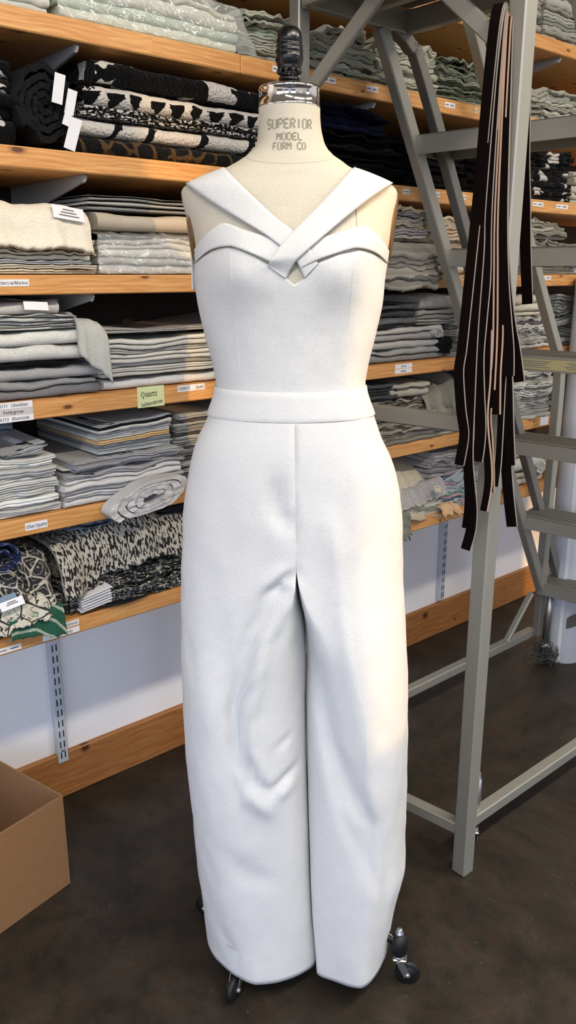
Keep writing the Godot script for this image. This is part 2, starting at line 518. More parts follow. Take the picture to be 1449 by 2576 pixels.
# ---------------------------------------------------------------- shelving
func at_wall(u: float, y: float, v: float) -> Transform3D:
	return wt * Transform3D(Basis.IDENTITY, Vector3(u, y, v))


func lettering(txt: String, h: float, m: Material, parent: Node, at: Vector3, max_w := 0.0, turn := 0.0, serif := false) -> void:
	var tm := TextMesh.new()
	var f := SystemFont.new(); f.font_names = PackedStringArray(["Droid Serif" if serif else "Droid Sans"])
	tm.font = f; tm.text = txt; tm.font_size = 24; tm.pixel_size = h / 18.0; tm.depth = 0.0005
	tm.curve_step = 2.0
	var o := mesh_node("lettering", tm, m, parent, Transform3D(Basis(Vector3.BACK, turn), at))
	var w := tm.get_aabb().size.x
	if max_w > 0.0 and w > max_w:
		o.scale = Vector3(max_w / w, 1, 1)


func shelf_tag(shelf: Node3D, u: float, y: float, w: float, h: float, txt: String, look := "white paper label strip", m: Material = null, turn := 0.0) -> Node3D:
	# stuck on the front of a shelf; y is measured from the shelf's top
	var t := mesh_node("label_strip", box_mesh(Vector3(w, h, 0.0006), 0.0), m if m else M.paper, shelf, Transform3D(Basis(Vector3.BACK, turn), Vector3(u, y, SHELF_V + 0.0006)))
	t.set_meta("label", look)
	if txt == "":
		# a printed line too small to read
		var st := new_st()
		box(st, Transform3D(Basis.IDENTITY, Vector3(-w * 0.28, 0, 0.0004)), Vector3(w * 0.28, h * 0.22, 0.0003), 0.0)
		box(st, Transform3D(Basis.IDENTITY, Vector3(w * 0.20, 0, 0.0004)), Vector3(w * 0.34, h * 0.26, 0.0003), 0.0)
		mesh_node("print_line", done(st), M.ink_pale, t)
	else:
		lettering(txt, h * 0.52, M.ink, t, Vector3(0, 0, 0.0004), w * 0.92)
	return t


func shelving() -> void:
	var names := ["topmost pine shelf board, seen behind the ladder's upper treads", "pine shelf board that carries the mint terry cloth in a plastic bag", "pine shelf board under the bold black and white patterned cloths",
		"pine shelf board under the nubby cream throw", "pine shelf board with the pale green sticky note on its edge", "pine shelf board under the thin grey swatch stacks and the overhanging bundle", "lowest pine shelf board, under the charcoal and cream patterned cloths"]
	var sh: Array[Node3D] = []
	for k in 7:
		var y: float = SHELVES[k]
		var o := thing("shelf_board", names[k], "shelf", at_wall(0, y, 0), "pine shelf boards")
		var joint: float = [2.2, 1.215, 2.9, 2.75, 2.95, 2.85, 2.7][k]
		var off: float = rand(-0.4, 0.4)
		for part in 2:
			var a: float = 0.15 if part == 0 else joint + 0.0006
			var b: float = joint - 0.0006 if part == 0 else 3.5
			var st := new_st()
			box(st, Transform3D(Basis.IDENTITY, Vector3((a + b) * 0.5, -SHELF_T * 0.5, SHELF_V * 0.5)), Vector3(b - a, SHELF_T, SHELF_V), 0.0025)
			var m: StandardMaterial3D = M.pine.duplicate()
			m.uv1_scale = Vector3(0.62, 12.0, 1); m.uv1_offset = Vector3(off + part * 0.37, 0.5 + k * 0.21, 0)
			var falloff_tone: float = [1.0, 1.0, 0.98, 0.96, 0.94, 0.93, 0.92][k]  # light falling off downward, put into the colour of the lower boards
			m.albedo_color = Color(falloff_tone, falloff_tone * 0.985, falloff_tone * 0.96)
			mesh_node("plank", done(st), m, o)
		sh.append(o)
	# labels on the shelf edges
	var mid := -SHELF_T * 0.5
	for a in [[1.318, 0.030], [1.478, 0.042], [1.625, 0.040], [1.745, 0.036], [1.93, 0.044], [2.045, 0.012]]:
		shelf_tag(sh[1], a[0], mid + 0.004, a[1], 0.013, "")
	for a in [[1.765, 0.026], [1.893, 0.026], [2.01, 0.024], [2.39, 0.06], [2.53, 0.07]]:
		shelf_tag(sh[2], a[0], mid + 0.004, a[1], 0.013, "")
	shelf_tag(sh[3], 0.655, mid + 0.004, 0.078, 0.0125, "& Puckers w/Marina")
	for a in [[2.01, 0.02], [2.47, 0.06]]:
		shelf_tag(sh[3], a[0], mid + 0.008, a[1], 0.012, "")
	shelf_tag(sh[4], 0.640, -0.004, 0.080, 0.0125, "BU11   Obsidian", "white label strip reading Obsidian")
	shelf_tag(sh[4], 0.640, -0.017, 0.080, 0.0125, "Pettegrove", "grey label strip below the Obsidian label", M.grey_paper)
	shelf_tag(sh[4], 0.640, -0.030, 0.080, 0.0125, "BU13   Riverside", "white label strip reading Riverside")
	var nt := shelf_tag(sh[4], 0.951, -0.016, 0.068, 0.045, " ", "pale green sticky note reading Quartz", M.note)
	lettering("Quartz", 0.012, M.ink, nt, Vector3(-0.004, 0.006, 0.0005), 0.040, 0.02, true)
	lettering("Salmontone", 0.0085, M.ink, nt, Vector3(0.002, -0.014, 0.0005), 0.054, 0.10, true)
	shelf_tag(sh[4], 1.058, -0.006, 0.074, 0.014, "028BU11        Quartz", "white label strip reading Quartz")
	shelf_tag(sh[4], 1.782, mid + 0.010, 0.072, 0.0125, "Stone", "white label strip reading Stone")
	shelf_tag(sh[4], 1.782, mid - 0.004, 0.072, 0.0125, "Velvet", "white label strip reading Velvet")
	shelf_tag(sh[5], 0.666, -0.018, 0.048, 0.016, "Urban Squares", "white label strip reading Urban Squares")
	shelf_tag(sh[5], 2.535, -0.016, 0.05, 0.03, " ", "blank white card on the shelf edge")
	shelf_tag(sh[6], 0.700, -0.010, 0.085, 0.0125, "027 PASS 1 New Grouts", "white label strip reading New Grouts")
	shelf_tag(sh[6], 0.700, -0.026, 0.085, 0.0125, "Boulder Loop", "white label strip reading Boulder Loop")
	shelf_tag(sh[6], 0.585, -0.026, 0.05, 0.012, "")
	# slotted standards on the wall
	var spots := [[0.835, "slotted white wall standard below the left end of the shelves"], [2.472, "slotted white wall standard below the shelves, behind the ladder's post"]]
	for s in spots:
		var o := thing("wall_standard", s[1], "shelf standard", at_wall(s[0], 0.11 if s[0] < 1.0 else 0.145, 0.0))
		var hh: float = 0.70 - (0.11 if s[0] < 1.0 else 0.145) - SHELF_T - 0.02
		mesh_node("channel", box_mesh(Vector3(0.030, hh, 0.022), 0.002, Vector3(0, hh * 0.5, 0.011)), M.standard, o)
		for r in int(hh / 0.032):
			for c in [-1, 1]:
				mesh_node("slot", box_mesh(Vector3(0.003, 0.019, 0.001), 0.0, Vector3(c * 0.0055, 0.024 + r * 0.032, 0.0221)), M.slot, o)
		mesh_node("screw", lathe_mesh([[0.0, 0.003], [0.004, 0.002], [0.005, 0.0]], 12, Transform3D(Basis(Vector3.RIGHT, PI / 2), Vector3(0, 0.039, 0.0222))), M.steel, o)
	# tapered steel brackets under the boards
	for b in [[0.835, 1, "beside the black folded cloth, under the bagged terry cloth"], [0.835, 2, "above the nubby cream throw"], [0.835, 3, "above the grey cloth with a white label"], [1.65, 1, "behind the dress form's neck"], [2.472, 0, "behind the ladder's post under the topmost shelf"]]:
		var o := thing("shelf_bracket", "grey tapered steel shelf bracket " + b[2], "bracket", at_wall(b[0], SHELVES[b[1]] - SHELF_T - 0.0005, 0.008), "steel shelf brackets")
		var st := new_st()
		st.set_smooth_group(-1)
		var pr := [Vector2(0, 0), Vector2(0.345, 0), Vector2(0.35, -0.004), Vector2(0.345, -0.012), Vector2(0.0, -0.075)]
		for s in [-1, 1]:
			for k in range(1, 4):
				tri(st, Vector3(s * 0.003, pr[0].y, pr[0].x), Vector3(s * 0.003, pr[k].y, pr[k].x), Vector3(s * 0.003, pr[k + 1].y, pr[k + 1].x), Vector3(-s * 0.01, -0.02, 0.12))
		for k in 5:
			var a: Vector2 = pr[k]
			var c: Vector2 = pr[(k + 1) % 5]
			tri(st, Vector3(-0.003, a.y, a.x), Vector3(0.003, a.y, a.x), Vector3(0.003, c.y, c.x), Vector3(0, -0.02, 0.12))
			tri(st, Vector3(-0.003, a.y, a.x), Vector3(0.003, c.y, c.x), Vector3(-0.003, c.y, c.x), Vector3(0, -0.02, 0.12))
		mesh_node("arm", done(st), M.bracket, o)
		mesh_node("rivet", lathe_mesh([[0.0, 0.003], [0.003, 0.002], [0.004, 0.0]], 10, Transform3D(Basis(Vector3.RIGHT, PI / 2), Vector3(0, -0.012, 0.342))), M.steel, o)


# ---------------------------------------------------------------- dress form
# y, left x, right x, front depth, back depth
const TORSO := [
	[1.6505, -0.0465, 0.0508, 0.049, 0.049], [1.6360, -0.0466, 0.0512, 0.049, 0.050], [1.6128, -0.0482, 0.0548, 0.051, 0.053], [1.5953, -0.0530, 0.0612, 0.054, 0.056], [1.5836, -0.0640, 0.0712, 0.057, 0.060],
	[1.5747, -0.0785, 0.0852, 0.060, 0.064], [1.5629, -0.1020, 0.1040, 0.064, 0.070], [1.5539, -0.1260, 0.1290, 0.068, 0.074], [1.5432, -0.1530, 0.1560, 0.072, 0.078], [1.5360, -0.1670, 0.1705, 0.076, 0.080],
	[1.5300, -0.1718, 0.1755, 0.079, 0.082], [1.5180, -0.1722, 0.1770, 0.084, 0.085], [1.5057, -0.1700, 0.1765, 0.088, 0.088], [1.4813, -0.1625, 0.1735, 0.096, 0.090], [1.4566, -0.1560, 0.1695, 0.104, 0.090], [1.4316, -0.1515, 0.1635, 0.109, 0.090],
	[1.3936, -0.1520, 0.1580, 0.109, 0.088], [1.3551, -0.1485, 0.1555, 0.104, 0.085], [1.3027, -0.1380, 0.1455, 0.097, 0.080], [1.2493, -0.1250, 0.1338, 0.092, 0.076], [1.2118, -0.1205, 0.1300, 0.091, 0.076],
	[1.1600, -0.1375, 0.1480, 0.097, 0.086], [1.1000, -0.1560, 0.1650, 0.090, 0.096], [1.0000, -0.1600, 0.1750, 0.080, 0.100]]


func bust(x: float, y: float) -> float:
	var s := 0.0
	for c in [-0.078, 0.084]:
		s += exp(-(pow((x - c) / 0.050, 2.0) + pow((y - 1.405) / 0.050, 2.0)))
	return 0.022 * s


func torso_front(x: float, y: float, off := 0.0) -> float:
	var xl := lerp_table(TORSO, y, 1) - off
	var xr := lerp_table(TORSO, y, 2) + off
	var c := (xl + xr) * 0.5
	var q: float = clampf((x - c) / ((xr - xl) * 0.5), -1.0, 1.0)
	return (lerp_table(TORSO, y, 3) + off) * sqrt(max(0.0, 1.0 - q * q)) + bust(x, y) * sqrt(max(0.0, 1.0 - pow(q, 4.0)))


func torso_back(x: float, y: float, off := 0.0) -> float:
	var xl := lerp_table(TORSO, y, 1) - off
	var xr := lerp_table(TORSO, y, 2) + off
	var c := (xl + xr) * 0.5
	var q: float = clampf((x - c) / ((xr - xl) * 0.5), -1.0, 1.0)
	return -(lerp_table(TORSO, y, 4) + off) * sqrt(max(0.0, 1.0 - q * q))


func torso_point(a: float, y: float, off := 0.0) -> Vector3:
	var xl := lerp_table(TORSO, y, 1) - off
	var xr := lerp_table(TORSO, y, 2) + off
	var x := (xl + xr) * 0.5 + cos(a) * (xr - xl) * 0.5
	var s := sin(a)
	var z := (lerp_table(TORSO, y, 3) + off) * s + bust(x, y) * sqrt(max(0.0, 1.0 - pow(cos(a), 4.0))) if s > 0.0 else (lerp_table(TORSO, y, 4) + off) * s
	return Vector3(x, y, z)


func dress_form() -> void:
	var o := thing("dress_form", "cream linen dress form with chrome neck cap and black knob, under the white jumpsuit", "dress form", Transform3D(Basis.IDENTITY, FORM))
	var st := new_st()
	st.set_smooth_group(0)
	var rows := []
	var cen := []
	var uvs := []
	var ys := PackedFloat32Array()
	var y := 1.651
	while y > 1.05:
		ys.append(y)
		y -= 0.0022 if y > 1.52 else 0.008
	for yy in ys:
		var row := PackedVector3Array()
		var uv := PackedVector2Array()
		for k in 97:
			var a := TAU * k / 96.0
			row.append(torso_point(a, yy)); uv.append(Vector2(a * 0.14, yy))
		rows.append(row); uvs.append(uv); cen.append(Vector3(0.004, yy - 0.02, 0))
	grid(st, rows, cen, uvs)
	mesh_node("torso", done(st), M.cream, o)
	# seam at the base of the neck, centre seam
	var nk := new_st()
	var pts := PackedVector3Array()
	for k in 49:
		var a := PI * k / 48.0
		var yy := 1.590 - 0.026 * sin(a)
		pts.append(torso_point(a, yy, 0.0001))
	tube(nk, pts, 0.0006, 6)
	mesh_node("neck_seam", done(nk), M.cream, o)
	for xs in [-0.0975, 0.104]:
		var ps := new_st()
		var pp := PackedVector3Array()
		for k in 30:
			var yy := 1.545 - 0.11 * k / 29.0
			pp.append(Vector3(xs + 0.004 * k / 29.0, yy, torso_front(xs, yy)))
		tube(ps, pp, 0.0005, 6)
		mesh_node("princess_seam", done(ps), M.cream, o)
	# chrome neck cap
	var cx := 0.0022
	mesh_node("neck_cap", lathe_mesh([[0.0, 1.683], [0.030, 1.6828], [0.0455, 1.6822], [0.0485, 1.6795], [0.0487, 1.6765], [0.0479, 1.6758], [0.0479, 1.6548], [0.0487, 1.654], [0.0487, 1.6505], [0.0465, 1.6495]], 64, Transform3D(Basis.IDENTITY, Vector3(cx, 0, 0))), M.chrome, o)
	# knob
	var kn := [[0.0, 1.7675], [0.008, 1.767], [0.0145, 1.764], [0.0185, 1.758], [0.0200, 1.7500], [0.0203, 1.7440], [0.0190, 1.7425], [0.0208, 1.7405], [0.0214, 1.7380], [0.0200, 1.7355], [0.0216, 1.7335], [0.0218, 1.7310], [0.0200, 1.7290],
		[0.0214, 1.7270], [0.0220, 1.7230], [0.0214, 1.7180], [0.0196, 1.7130], [0.0180, 1.7095], [0.0186, 1.7080], [0.0176, 1.7060], [0.0150, 1.7040], [0.0128, 1.7010], [0.0118, 1.6985], [0.0130, 1.6965], [0.0165, 1.6950], [0.0172, 1.6930], [0.0160, 1.6905], [0.0120, 1.6895], [0.0055, 1.6890], [0.0052, 1.6820]]
	var knob := mesh_node("knob", lathe_mesh(kn, 40, Transform3D(Basis.IDENTITY, Vector3(0.002, 0, 0))), M.iron, o)
	for k in 10:
		var a := TAU * k / 10.0
		var ds := new_st()
		lathe(ds, [[0.0, 0.0045], [0.002, 0.004], [0.0034, 0.0], [0.0026, -0.004], [0.0, -0.0055]], 10, Transform3D(Basis.IDENTITY, Vector3(0.002 + 0.0165 * cos(a), 1.7045, 0.0165 * sin(a))))
		mesh_node("bead", done(ds), M.iron, knob)
	# arm plates
	for s in [-1, 1]:
		var pl := new_st()
		var bx := Basis(Vector3.UP, s * (PI / 2 - 0.16)) * Basis(Vector3.RIGHT, PI / 2)
		var ctr := Vector3(-0.1590, 1.476, -0.012) if s < 0 else Vector3(0.1705, 1.476, -0.012)
		var xf := Transform3D(Basis(Vector3.BACK, -s * 0.10) * bx * Basis.from_scale(Vector3(1, 1, 1.35)), ctr)
		lathe(pl, [[0.0, 0.006], [0.036, 0.006], [0.040, 0.003], [0.041, -0.004], [0.0, -0.004]], 40, xf)
		mesh_node("arm_plate", done(pl), M.bronze, o)
	# stencilled lettering round the neck
	stencil(o, "SUPERIOR", 0.0025, 1.6222, 0.0745, 0.0130, 0.0027)
	stencil(o, "MODEL", 0.0020, 1.6035, 0.0395, 0.0100, 0.0022)
	stencil(o, "FORM CO", 0.0020, 1.5895, 0.0520, 0.0100, 0.0022)
	# base: pole, hub, four feet with casters
	mesh_node("pole", lathe_mesh([[0.0, 1.06], [0.018, 1.06], [0.018, 0.20], [0.0, 0.20]], 20), M.iron, o)
	mesh_node("hub", lathe_mesh([[0.0, 0.24], [0.026, 0.24], [0.040, 0.20], [0.045, 0.15], [0.030, 0.12], [0.0, 0.12]], 24), M.iron, o)
	var feet := [Vector3(0.226, 0, 0.066), Vector3(-0.100, 0, 0.092), Vector3(-0.168, 0, -0.105), Vector3(0.100, 0, -0.190)]
	var spin := [-0.15, -2.0, 2.7, -0.6]
	for k in 4:
		var f: Vector3 = feet[k]
		var lg := new_st()
		var path := smooth_path([Vector3(f.x * 0.12, 0.17, f.z * 0.12), Vector3(f.x * 0.5, 0.16, f.z * 0.5), Vector3(f.x * 0.85, 0.112, f.z * 0.85), Vector3(f.x, 0.098, f.z)])
		tube(lg, path, 0.011, 10)
		mesh_node("leg", done(lg), M.iron, o)
		var c := caster(o, Transform3D(Basis(Vector3.UP, spin[k]), f), 0.026, 0.018)
		if k == 1 or k == 2:
			continue
		mesh_node("sleeve", lathe_mesh([[0.0, 0.116], [0.010, 0.116], [0.0165, 0.105], [0.018, 0.090], [0.0165, 0.074], [0.012, 0.068], [0.0, 0.068]], 20), M.rubber, c)
		mesh_node("acorn_nut", lathe_mesh([[0.0, 0.131], [0.004, 0.1305], [0.0065, 0.127], [0.0072, 0.122], [0.0085, 0.121], [0.0085, 0.1155], [0.0, 0.1155]], 14), M.steel, c)


func caster(parent: Node, at: Transform3D, r: float, w: float) -> Node3D:
	var o := Node3D.new(); o.name = "caster"; parent.add_child(o, true); o.transform = at
	# the wheel trails along x
	var cx := r * 0.75
	var wh := new_st()
	lathe(wh, [[0.0, w * 0.5], [r * 0.55, w * 0.5], [r * 0.62, w * 0.38], [r * 0.80, w * 0.38], [r * 0.95, w * 0.32], [r, w * 0.12], [r, -w * 0.12], [r * 0.95, -w * 0.32], [r * 0.80, -w * 0.38], [r * 0.62, -w * 0.38], [r * 0.55, -w * 0.5], [0.0, -w * 0.5]], 28, Transform3D(Basis(Vector3.RIGHT, PI / 2), Vector3(cx, r, 0)))
	mesh_node("wheel", done(wh), M.rubber, o)
	var fk := new_st()
	for s in [-1, 1]:
		bar(fk, Vector3(cx, r - 0.004, s * (w * 0.5 + 0.002)), Vector3(0.002, r * 2.25, s * (w * 0.5 + 0.002)), r * 0.55, 0.002, Vector3.RIGHT, 0.0005)
	box(fk, Transform3D(Basis.IDENTITY, Vector3(0.002, r * 2.32, 0)), Vector3(r * 1.1, 0.006, w + 0.008), 0.002)
	lathe(fk, [[0.0, r * 2.6], [r * 0.42, r * 2.6], [r * 0.50, r * 2.35], [0.0, r * 2.35]], 20)
	mesh_node("fork", done(fk), M.steel, o)
	mesh_node("axle", lathe_mesh([[0.0, w * 0.5 + 0.006], [0.005, w * 0.5 + 0.005], [0.006, w * 0.5], [0.006, -w * 0.5], [0.005, -w * 0.5 - 0.005], [0.0, -w * 0.5 - 0.006]], 14, Transform3D(Basis(Vector3.RIGHT, PI / 2), Vector3(cx, r, 0))), M.steel, o)
	return o


func stencil(parent: Node, txt: String, cx: float, y: float, width: float, h: float, t: float) -> void:
	# letters of straight strokes with stencil gaps, on a 4 x 6 grid
	var G := {
		"S": [[4, 6, 0.6, 6], [0, 5.4, 0, 3.6], [0.4, 3, 3.6, 3], [4, 2.4, 4, 0.6], [3.4, 0, 0, 0]],
		"U": [[0, 6, 0, 0.6], [0.6, 0, 1.6, 0], [2.4, 0, 3.4, 0], [4, 0.6, 4, 6]],
		"P": [[0, 0, 0, 6], [0.9, 6, 3.5, 6], [4, 5.4, 4, 3.6], [3.5, 3, 0.9, 3]],
		"E": [[0, 0, 0, 6], [0.9, 6, 4, 6], [0.9, 3, 3.2, 3], [0.9, 0, 4, 0]],
		"R": [[0, 0, 0, 6], [0.9, 6, 3.5, 6], [4, 5.4, 4, 3.6], [3.5, 3, 0.9, 3], [2.2, 2.4, 4, 0]],
		"I": [[2, 0, 2, 6]],
		"O": [[0, 0.7, 0, 5.3], [0.5, 6, 1.6, 6], [2.4, 6, 3.5, 6], [4, 5.3, 4, 0.7], [3.5, 0, 2.4, 0], [1.6, 0, 0.5, 0]],
		"M": [[0, 0, 0, 6], [0.7, 5.4, 1.8, 3.0], [2.2, 3.0, 3.3, 5.4], [4, 6, 4, 0]],
		"D": [[0, 0, 0, 6], [0.9, 6, 3.2, 6], [4, 5.2, 4, 0.8], [3.2, 0, 0.9, 0]],
		"L": [[0, 6, 0, 0], [0.9, 0, 4, 0]],
		"F": [[0, 0, 0, 6], [0.9, 6, 4, 6], [0.9, 3, 3.2, 3]],
		"C": [[4, 5.0, 3.6, 6], [3.6, 6, 0.8, 6], [0, 5.3, 0, 0.7], [0.8, 0, 3.6, 0], [3.6, 0, 4, 1.0]],
	}
	var adv := width / (txt.length() - 0.3)
	var lw := adv * 0.70
	for i in txt.length():
		var ch := txt[i]
		if not G.has(ch):
			continue
		var st := new_st(); st.set_smooth_group(0)
		var x0 := cx - width * 0.5 + adv * i
		for s in G[ch]:
			var a := Vector2(x0 + s[0] / 4.0 * lw, y - h * 0.5 + s[1] / 6.0 * h)
			var b := Vector2(x0 + s[2] / 4.0 * lw, y - h * 0.5 + s[3] / 6.0 * h)
			var d := (b - a).normalized()
			var n := Vector2(-d.y, d.x) * t * 0.5
			var segs := 5
			var top := PackedVector3Array()
			var low := PackedVector3Array()
			for k in segs + 1:
				var c := a.lerp(b, float(k) / segs)
				for w in 2:
					var q: Vector2 = c + n * (1 if w == 0 else -1)
					# wrap the flat lettering round the neck: arc length becomes angle
					var ang := (q.x - 0.0022) / 0.0495
					var xx := 0.0022 + 0.0495 * sin(ang)
					var p := Vector3(xx, q.y, torso_front(xx, q.y) + 0.0005)
					if w == 0: top.append(p)
					else: low.append(p)
			grid(st, [top, low], [Vector3(0, y, 0), Vector3(0, y, 0)], [])
		mesh_node("letter", done(st), M.stencil, parent)


# ---------------------------------------------------------------- jumpsuit
# y, outer left x, outer right x, front depth, back depth
const LEGS := [
	[1.170, -0.1375, 0.1475, 0.104, 0.088], [1.160, -0.1410, 0.1512, 0.106, 0.090], [1.1247, -0.1584, 0.1647, 0.112, 0.100], [1.0890, -0.1700, 0.1834, 0.115, 0.108], [1.0528, -0.1776, 0.1953, 0.117, 0.113], [0.9788, -0.1880, 0.2053, 0.119, 0.118],
	[0.9027, -0.1944, 0.2104, 0.119, 0.120], [0.8245, -0.1987, 0.2164, 0.118, 0.118], [0.7439, -0.2008, 0.2219, 0.117, 0.112], [0.6609, -0.2016, 0.2259, 0.117, 0.108], [0.5754, -0.2007, 0.2286, 0.117, 0.106], [0.4872, -0.1999, 0.2313, 0.117, 0.106],
	[0.3963, -0.1935, 0.2342, 0.117, 0.106], [0.3025, -0.1884, 0.2379, 0.118, 0.106], [0.2641, -0.1856, 0.2386, 0.119, 0.106], [0.2056, -0.1808, 0.2286, 0.122, 0.107], [0.1158, -0.1751, 0.2186, 0.127, 0.108], [0.0560, -0.1715, 0.2120, 0.131, 0.109]]
const SEAM := [[1.170, 0.0110], [0.960, 0.0135], [0.900, 0.0150], [0.850, 0.0195], [0.800, 0.0285], [0.750, 0.0330], [0.620, 0.0335], [0.364, 0.0410], [0.190, 0.0470], [0.056, 0.0570]]
var folds := []


func fold(pts: Array, amp: float, w: float, kind := 0) -> void:
	# kind 0: a rounded ridge (or groove when amp < 0); kind 1: a step, ridge on one side and groove on the other
	folds.append([pts, amp, w, kind])


func fold_at(x: float, y: float) -> float:
	var s := 0.0
	for f in folds:
		var best := 1e9
		var along := 0.0
		var side := 1.0
		var pts: Array = f[0]
		var n := pts.size() - 1
		for k in n:
			var a: Vector2 = pts[k]
			var b: Vector2 = pts[k + 1]
			var t: float = clampf(Vector2(x - a.x, y - a.y).dot(b - a) / (b - a).length_squared(), 0, 1)
			var p := a.lerp(b, t)
			var d := Vector2(x - p.x, y - p.y)
			if d.length() < best:
				best = d.length(); along = (k + t) / n
				side = sign((b - a).cross(d))
		var w: float = f[2]
		if best < w * 3.2:
			var q := best / w
			var fade := sin(PI * clampf(along * 0.9 + 0.05, 0, 1))
			if f[3] == 0:
				s += f[1] * exp(-q * q) * fade
			else:
				s += f[1] * side * q * exp(-q * q) * 2.2 * fade
	return s


func jumpsuit() -> void:
	var o := thing("jumpsuit", "sleeveless white linen jumpsuit with crossed straps and tapered legs on the dress form", "jumpsuit", Transform3D(Basis.IDENTITY, FORM + Vector3(0, 0.056, 0)))
	var off := Transform3D(Basis.IDENTITY, Vector3(0, -0.056, 0))
	# folds of the trousers, in front view (x, y)
	fold([Vector2(0.0138, 0.9145), Vector2(-0.0236, 0.8491), Vector2(-0.0514, 0.797), Vector2(-0.0697, 0.7207), Vector2(-0.085, 0.6421), Vector2(-0.081, 0.5775), Vector2(-0.0543, 0.5113), Vector2(-0.0289, 0.486)], 0.013, 0.017, 1)
	fold([Vector2(-0.0939, 0.5363), Vector2(-0.062, 0.4776), Vector2(-0.0255, 0.4262)], 0.011, 0.016)
	fold([Vector2(-0.0326, 0.4818), Vector2(0.0222, 0.5238)], -0.008, 0.010)
	fold([Vector2(-0.030, 0.462), Vector2(0.018, 0.490)], 0.004, 0.012)
	fold([Vector2(0.0075, 0.5898), Vector2(-0.0213, 0.5652)], -0.004, 0.008)
	fold([Vector2(-0.0225, 1.0809), Vector2(-0.0162, 1.0198), Vector2(0.009, 0.9782)], -0.010, 0.014)
	fold([Vector2(-0.020, 0.8929), Vector2(0.0071, 0.8784)], 0.005, 0.009, 1)
	fold([Vector2(-0.045, 0.870), Vector2(-0.010, 0.905), Vector2(0.012, 0.925)], 0.006, 0.012, 1)
	fold([Vector2(0.0329, 0.7819), Vector2(0.0529, 0.7207), Vector2(0.0831, 0.5775), Vector2(0.1137, 0.4945), Vector2(0.1523, 0.4175), Vector2(0.1672, 0.2933)], -0.013, 0.018)
	fold([Vector2(0.060, 0.650), Vector2(0.080, 0.540), Vector2(0.110, 0.420), Vector2(0.150, 0.310)], -0.006, 0.016)
	fold([Vector2(0.075, 1.0129), Vector2(0.0841, 0.943), Vector2(0.1004, 0.797), Vector2(0.1365, 0.6019), Vector2(0.1454, 0.5363), Vector2(0.1707, 0.3024)], 0.010, 0.016)
	fold([Vector2(0.180, 0.45), Vector2(0.190, 0.30), Vector2(0.180, 0.16)], -0.005, 0.012)
	fold([Vector2(-0.1135, 0.797), Vector2(-0.1055, 0.6817), Vector2(-0.0971, 0.5611), Vector2(-0.0778, 0.3914)], -0.0055, 0.018)
	fold([Vector2(-0.165, 0.80), Vector2(-0.150, 0.62), Vector2(-0.155, 0.45)], 0.004, 0.022)
	fold([Vector2(-0.13, 0.36), Vector2(-0.075, 0.30), Vector2(-0.02, 0.28)], -0.004, 0.020)
	fold([Vector2(-0.15, 0.20), Vector2(-0.12, 0.13), Vector2(-0.10, 0.07)], -0.004, 0.014)
	fold([Vector2(0.015, 0.90), Vector2(0.032, 0.80), Vector2(0.055, 0.72)], 0.006, 0.014)
	for s in [-1, 1]:
		mesh_node("trouser_leg", leg_mesh(s), M.linen, o, off)
	# waistband
	var wb := new_st(); wb.set_smooth_group(0)
	var rows := []
	var cen := []
	var uvs := []
	for p in [[1.2165, 0.0035], [1.2172, 0.0052], [1.2165, 0.0062], [1.205, 0.0068], [1.19, 0.0072], [1.175, 0.0070], [1.1685, 0.0068], [1.1670, 0.0058], [1.1668, 0.003]]:
		var row := PackedVector3Array()
		var uv := PackedVector2Array()
		for k in 129:
			var a := TAU * k / 128.0
			var v := torso_point(a, p[0], p[1])
			v.z += 0.0008 * nz.get_noise_2d(v.x * 40, v.y * 30) * max(0.0, sin(a))
			row.append(v); uv.append(Vector2(a * 0.14, p[0]))
		rows.append(row); uvs.append(uv); cen.append(Vector3(0.005, 1.19, 0))
	grid(wb, rows, cen, uvs)
	mesh_node("waistband", done(wb), M.linen, o, off)
	# bodice with a heart-shaped, notched upper edge
	var top := [Vector2(-0.26, 1.405), Vector2(-0.17, 1.4120), Vector2(-0.141, 1.4236), Vector2(-0.1192, 1.4341), Vector2(-0.0946, 1.440), Vector2(-0.0732, 1.4353), Vector2(-0.0519, 1.4265), Vector2(-0.0274, 1.413), Vector2(-0.0151, 1.4036), Vector2(-0.0015, 1.3941), Vector2(0.0096, 1.3839), Vector2(0.025, 1.3952), Vector2(0.0452, 1.4165), Vector2(0.077, 1.4283), Vector2(0.1106, 1.4353), Vector2(0.1322, 1.4312), Vector2(0.1496, 1.4236), Vector2(0.18, 1.412), Vector2(0.26, 1.405)]
	var edge := func(x: float) -> float:
		for k in top.size() - 1:
			if x <= top[k + 1].x:
				return lerpf(top[k].y, top[k + 1].y, (x - top[k].x) / (top[k + 1].x - top[k].x))
		return 1.405
	var bd := new_st(); bd.set_smooth_group(0)
	rows = []; cen = []; uvs = []
	var cols := 240
	var tops := PackedFloat32Array()
	for k in cols + 1:
		var a := TAU * k / cols
		var y := 1.41
		if sin(a) >= 0.0:
			for it in 8:
				y = edge.call(torso_point(a, y, 0.003).x)
		else:
			y = 1.412 - 0.02 * pow(-sin(a), 2.0)
		tops.append(y)
	var n := 44
	for r in n + 3:
		var row := PackedVector3Array()
		var uv := PackedVector2Array()
		for k in cols + 1:
			var a := TAU * k / cols
			var f: float = clampf(float(r) / n, 0, 1)
			var y: float = lerpf(1.2150, tops[k], f)
			var o2 := 0.0036
			if r == n + 1: o2 = 0.0024; y -= 0.0005
			if r == n + 2: o2 = 0.0012; y -= 0.004
			var v := torso_point(a, y, o2)
			if r <= n and sin(a) > 0.0:
				v.z += 0.0016 * nz.get_noise_3d(v.x * 14, v.y * 9, 3.0)
			row.append(v); uv.append(Vector2(a * 0.14, y))
		rows.append(row); uvs.append(uv); cen.append(Vector3(0.004, 1.30, 0))
	grid(bd, rows, cen, uvs)
	mesh_node("bodice", done(bd), M.linen, o, off)
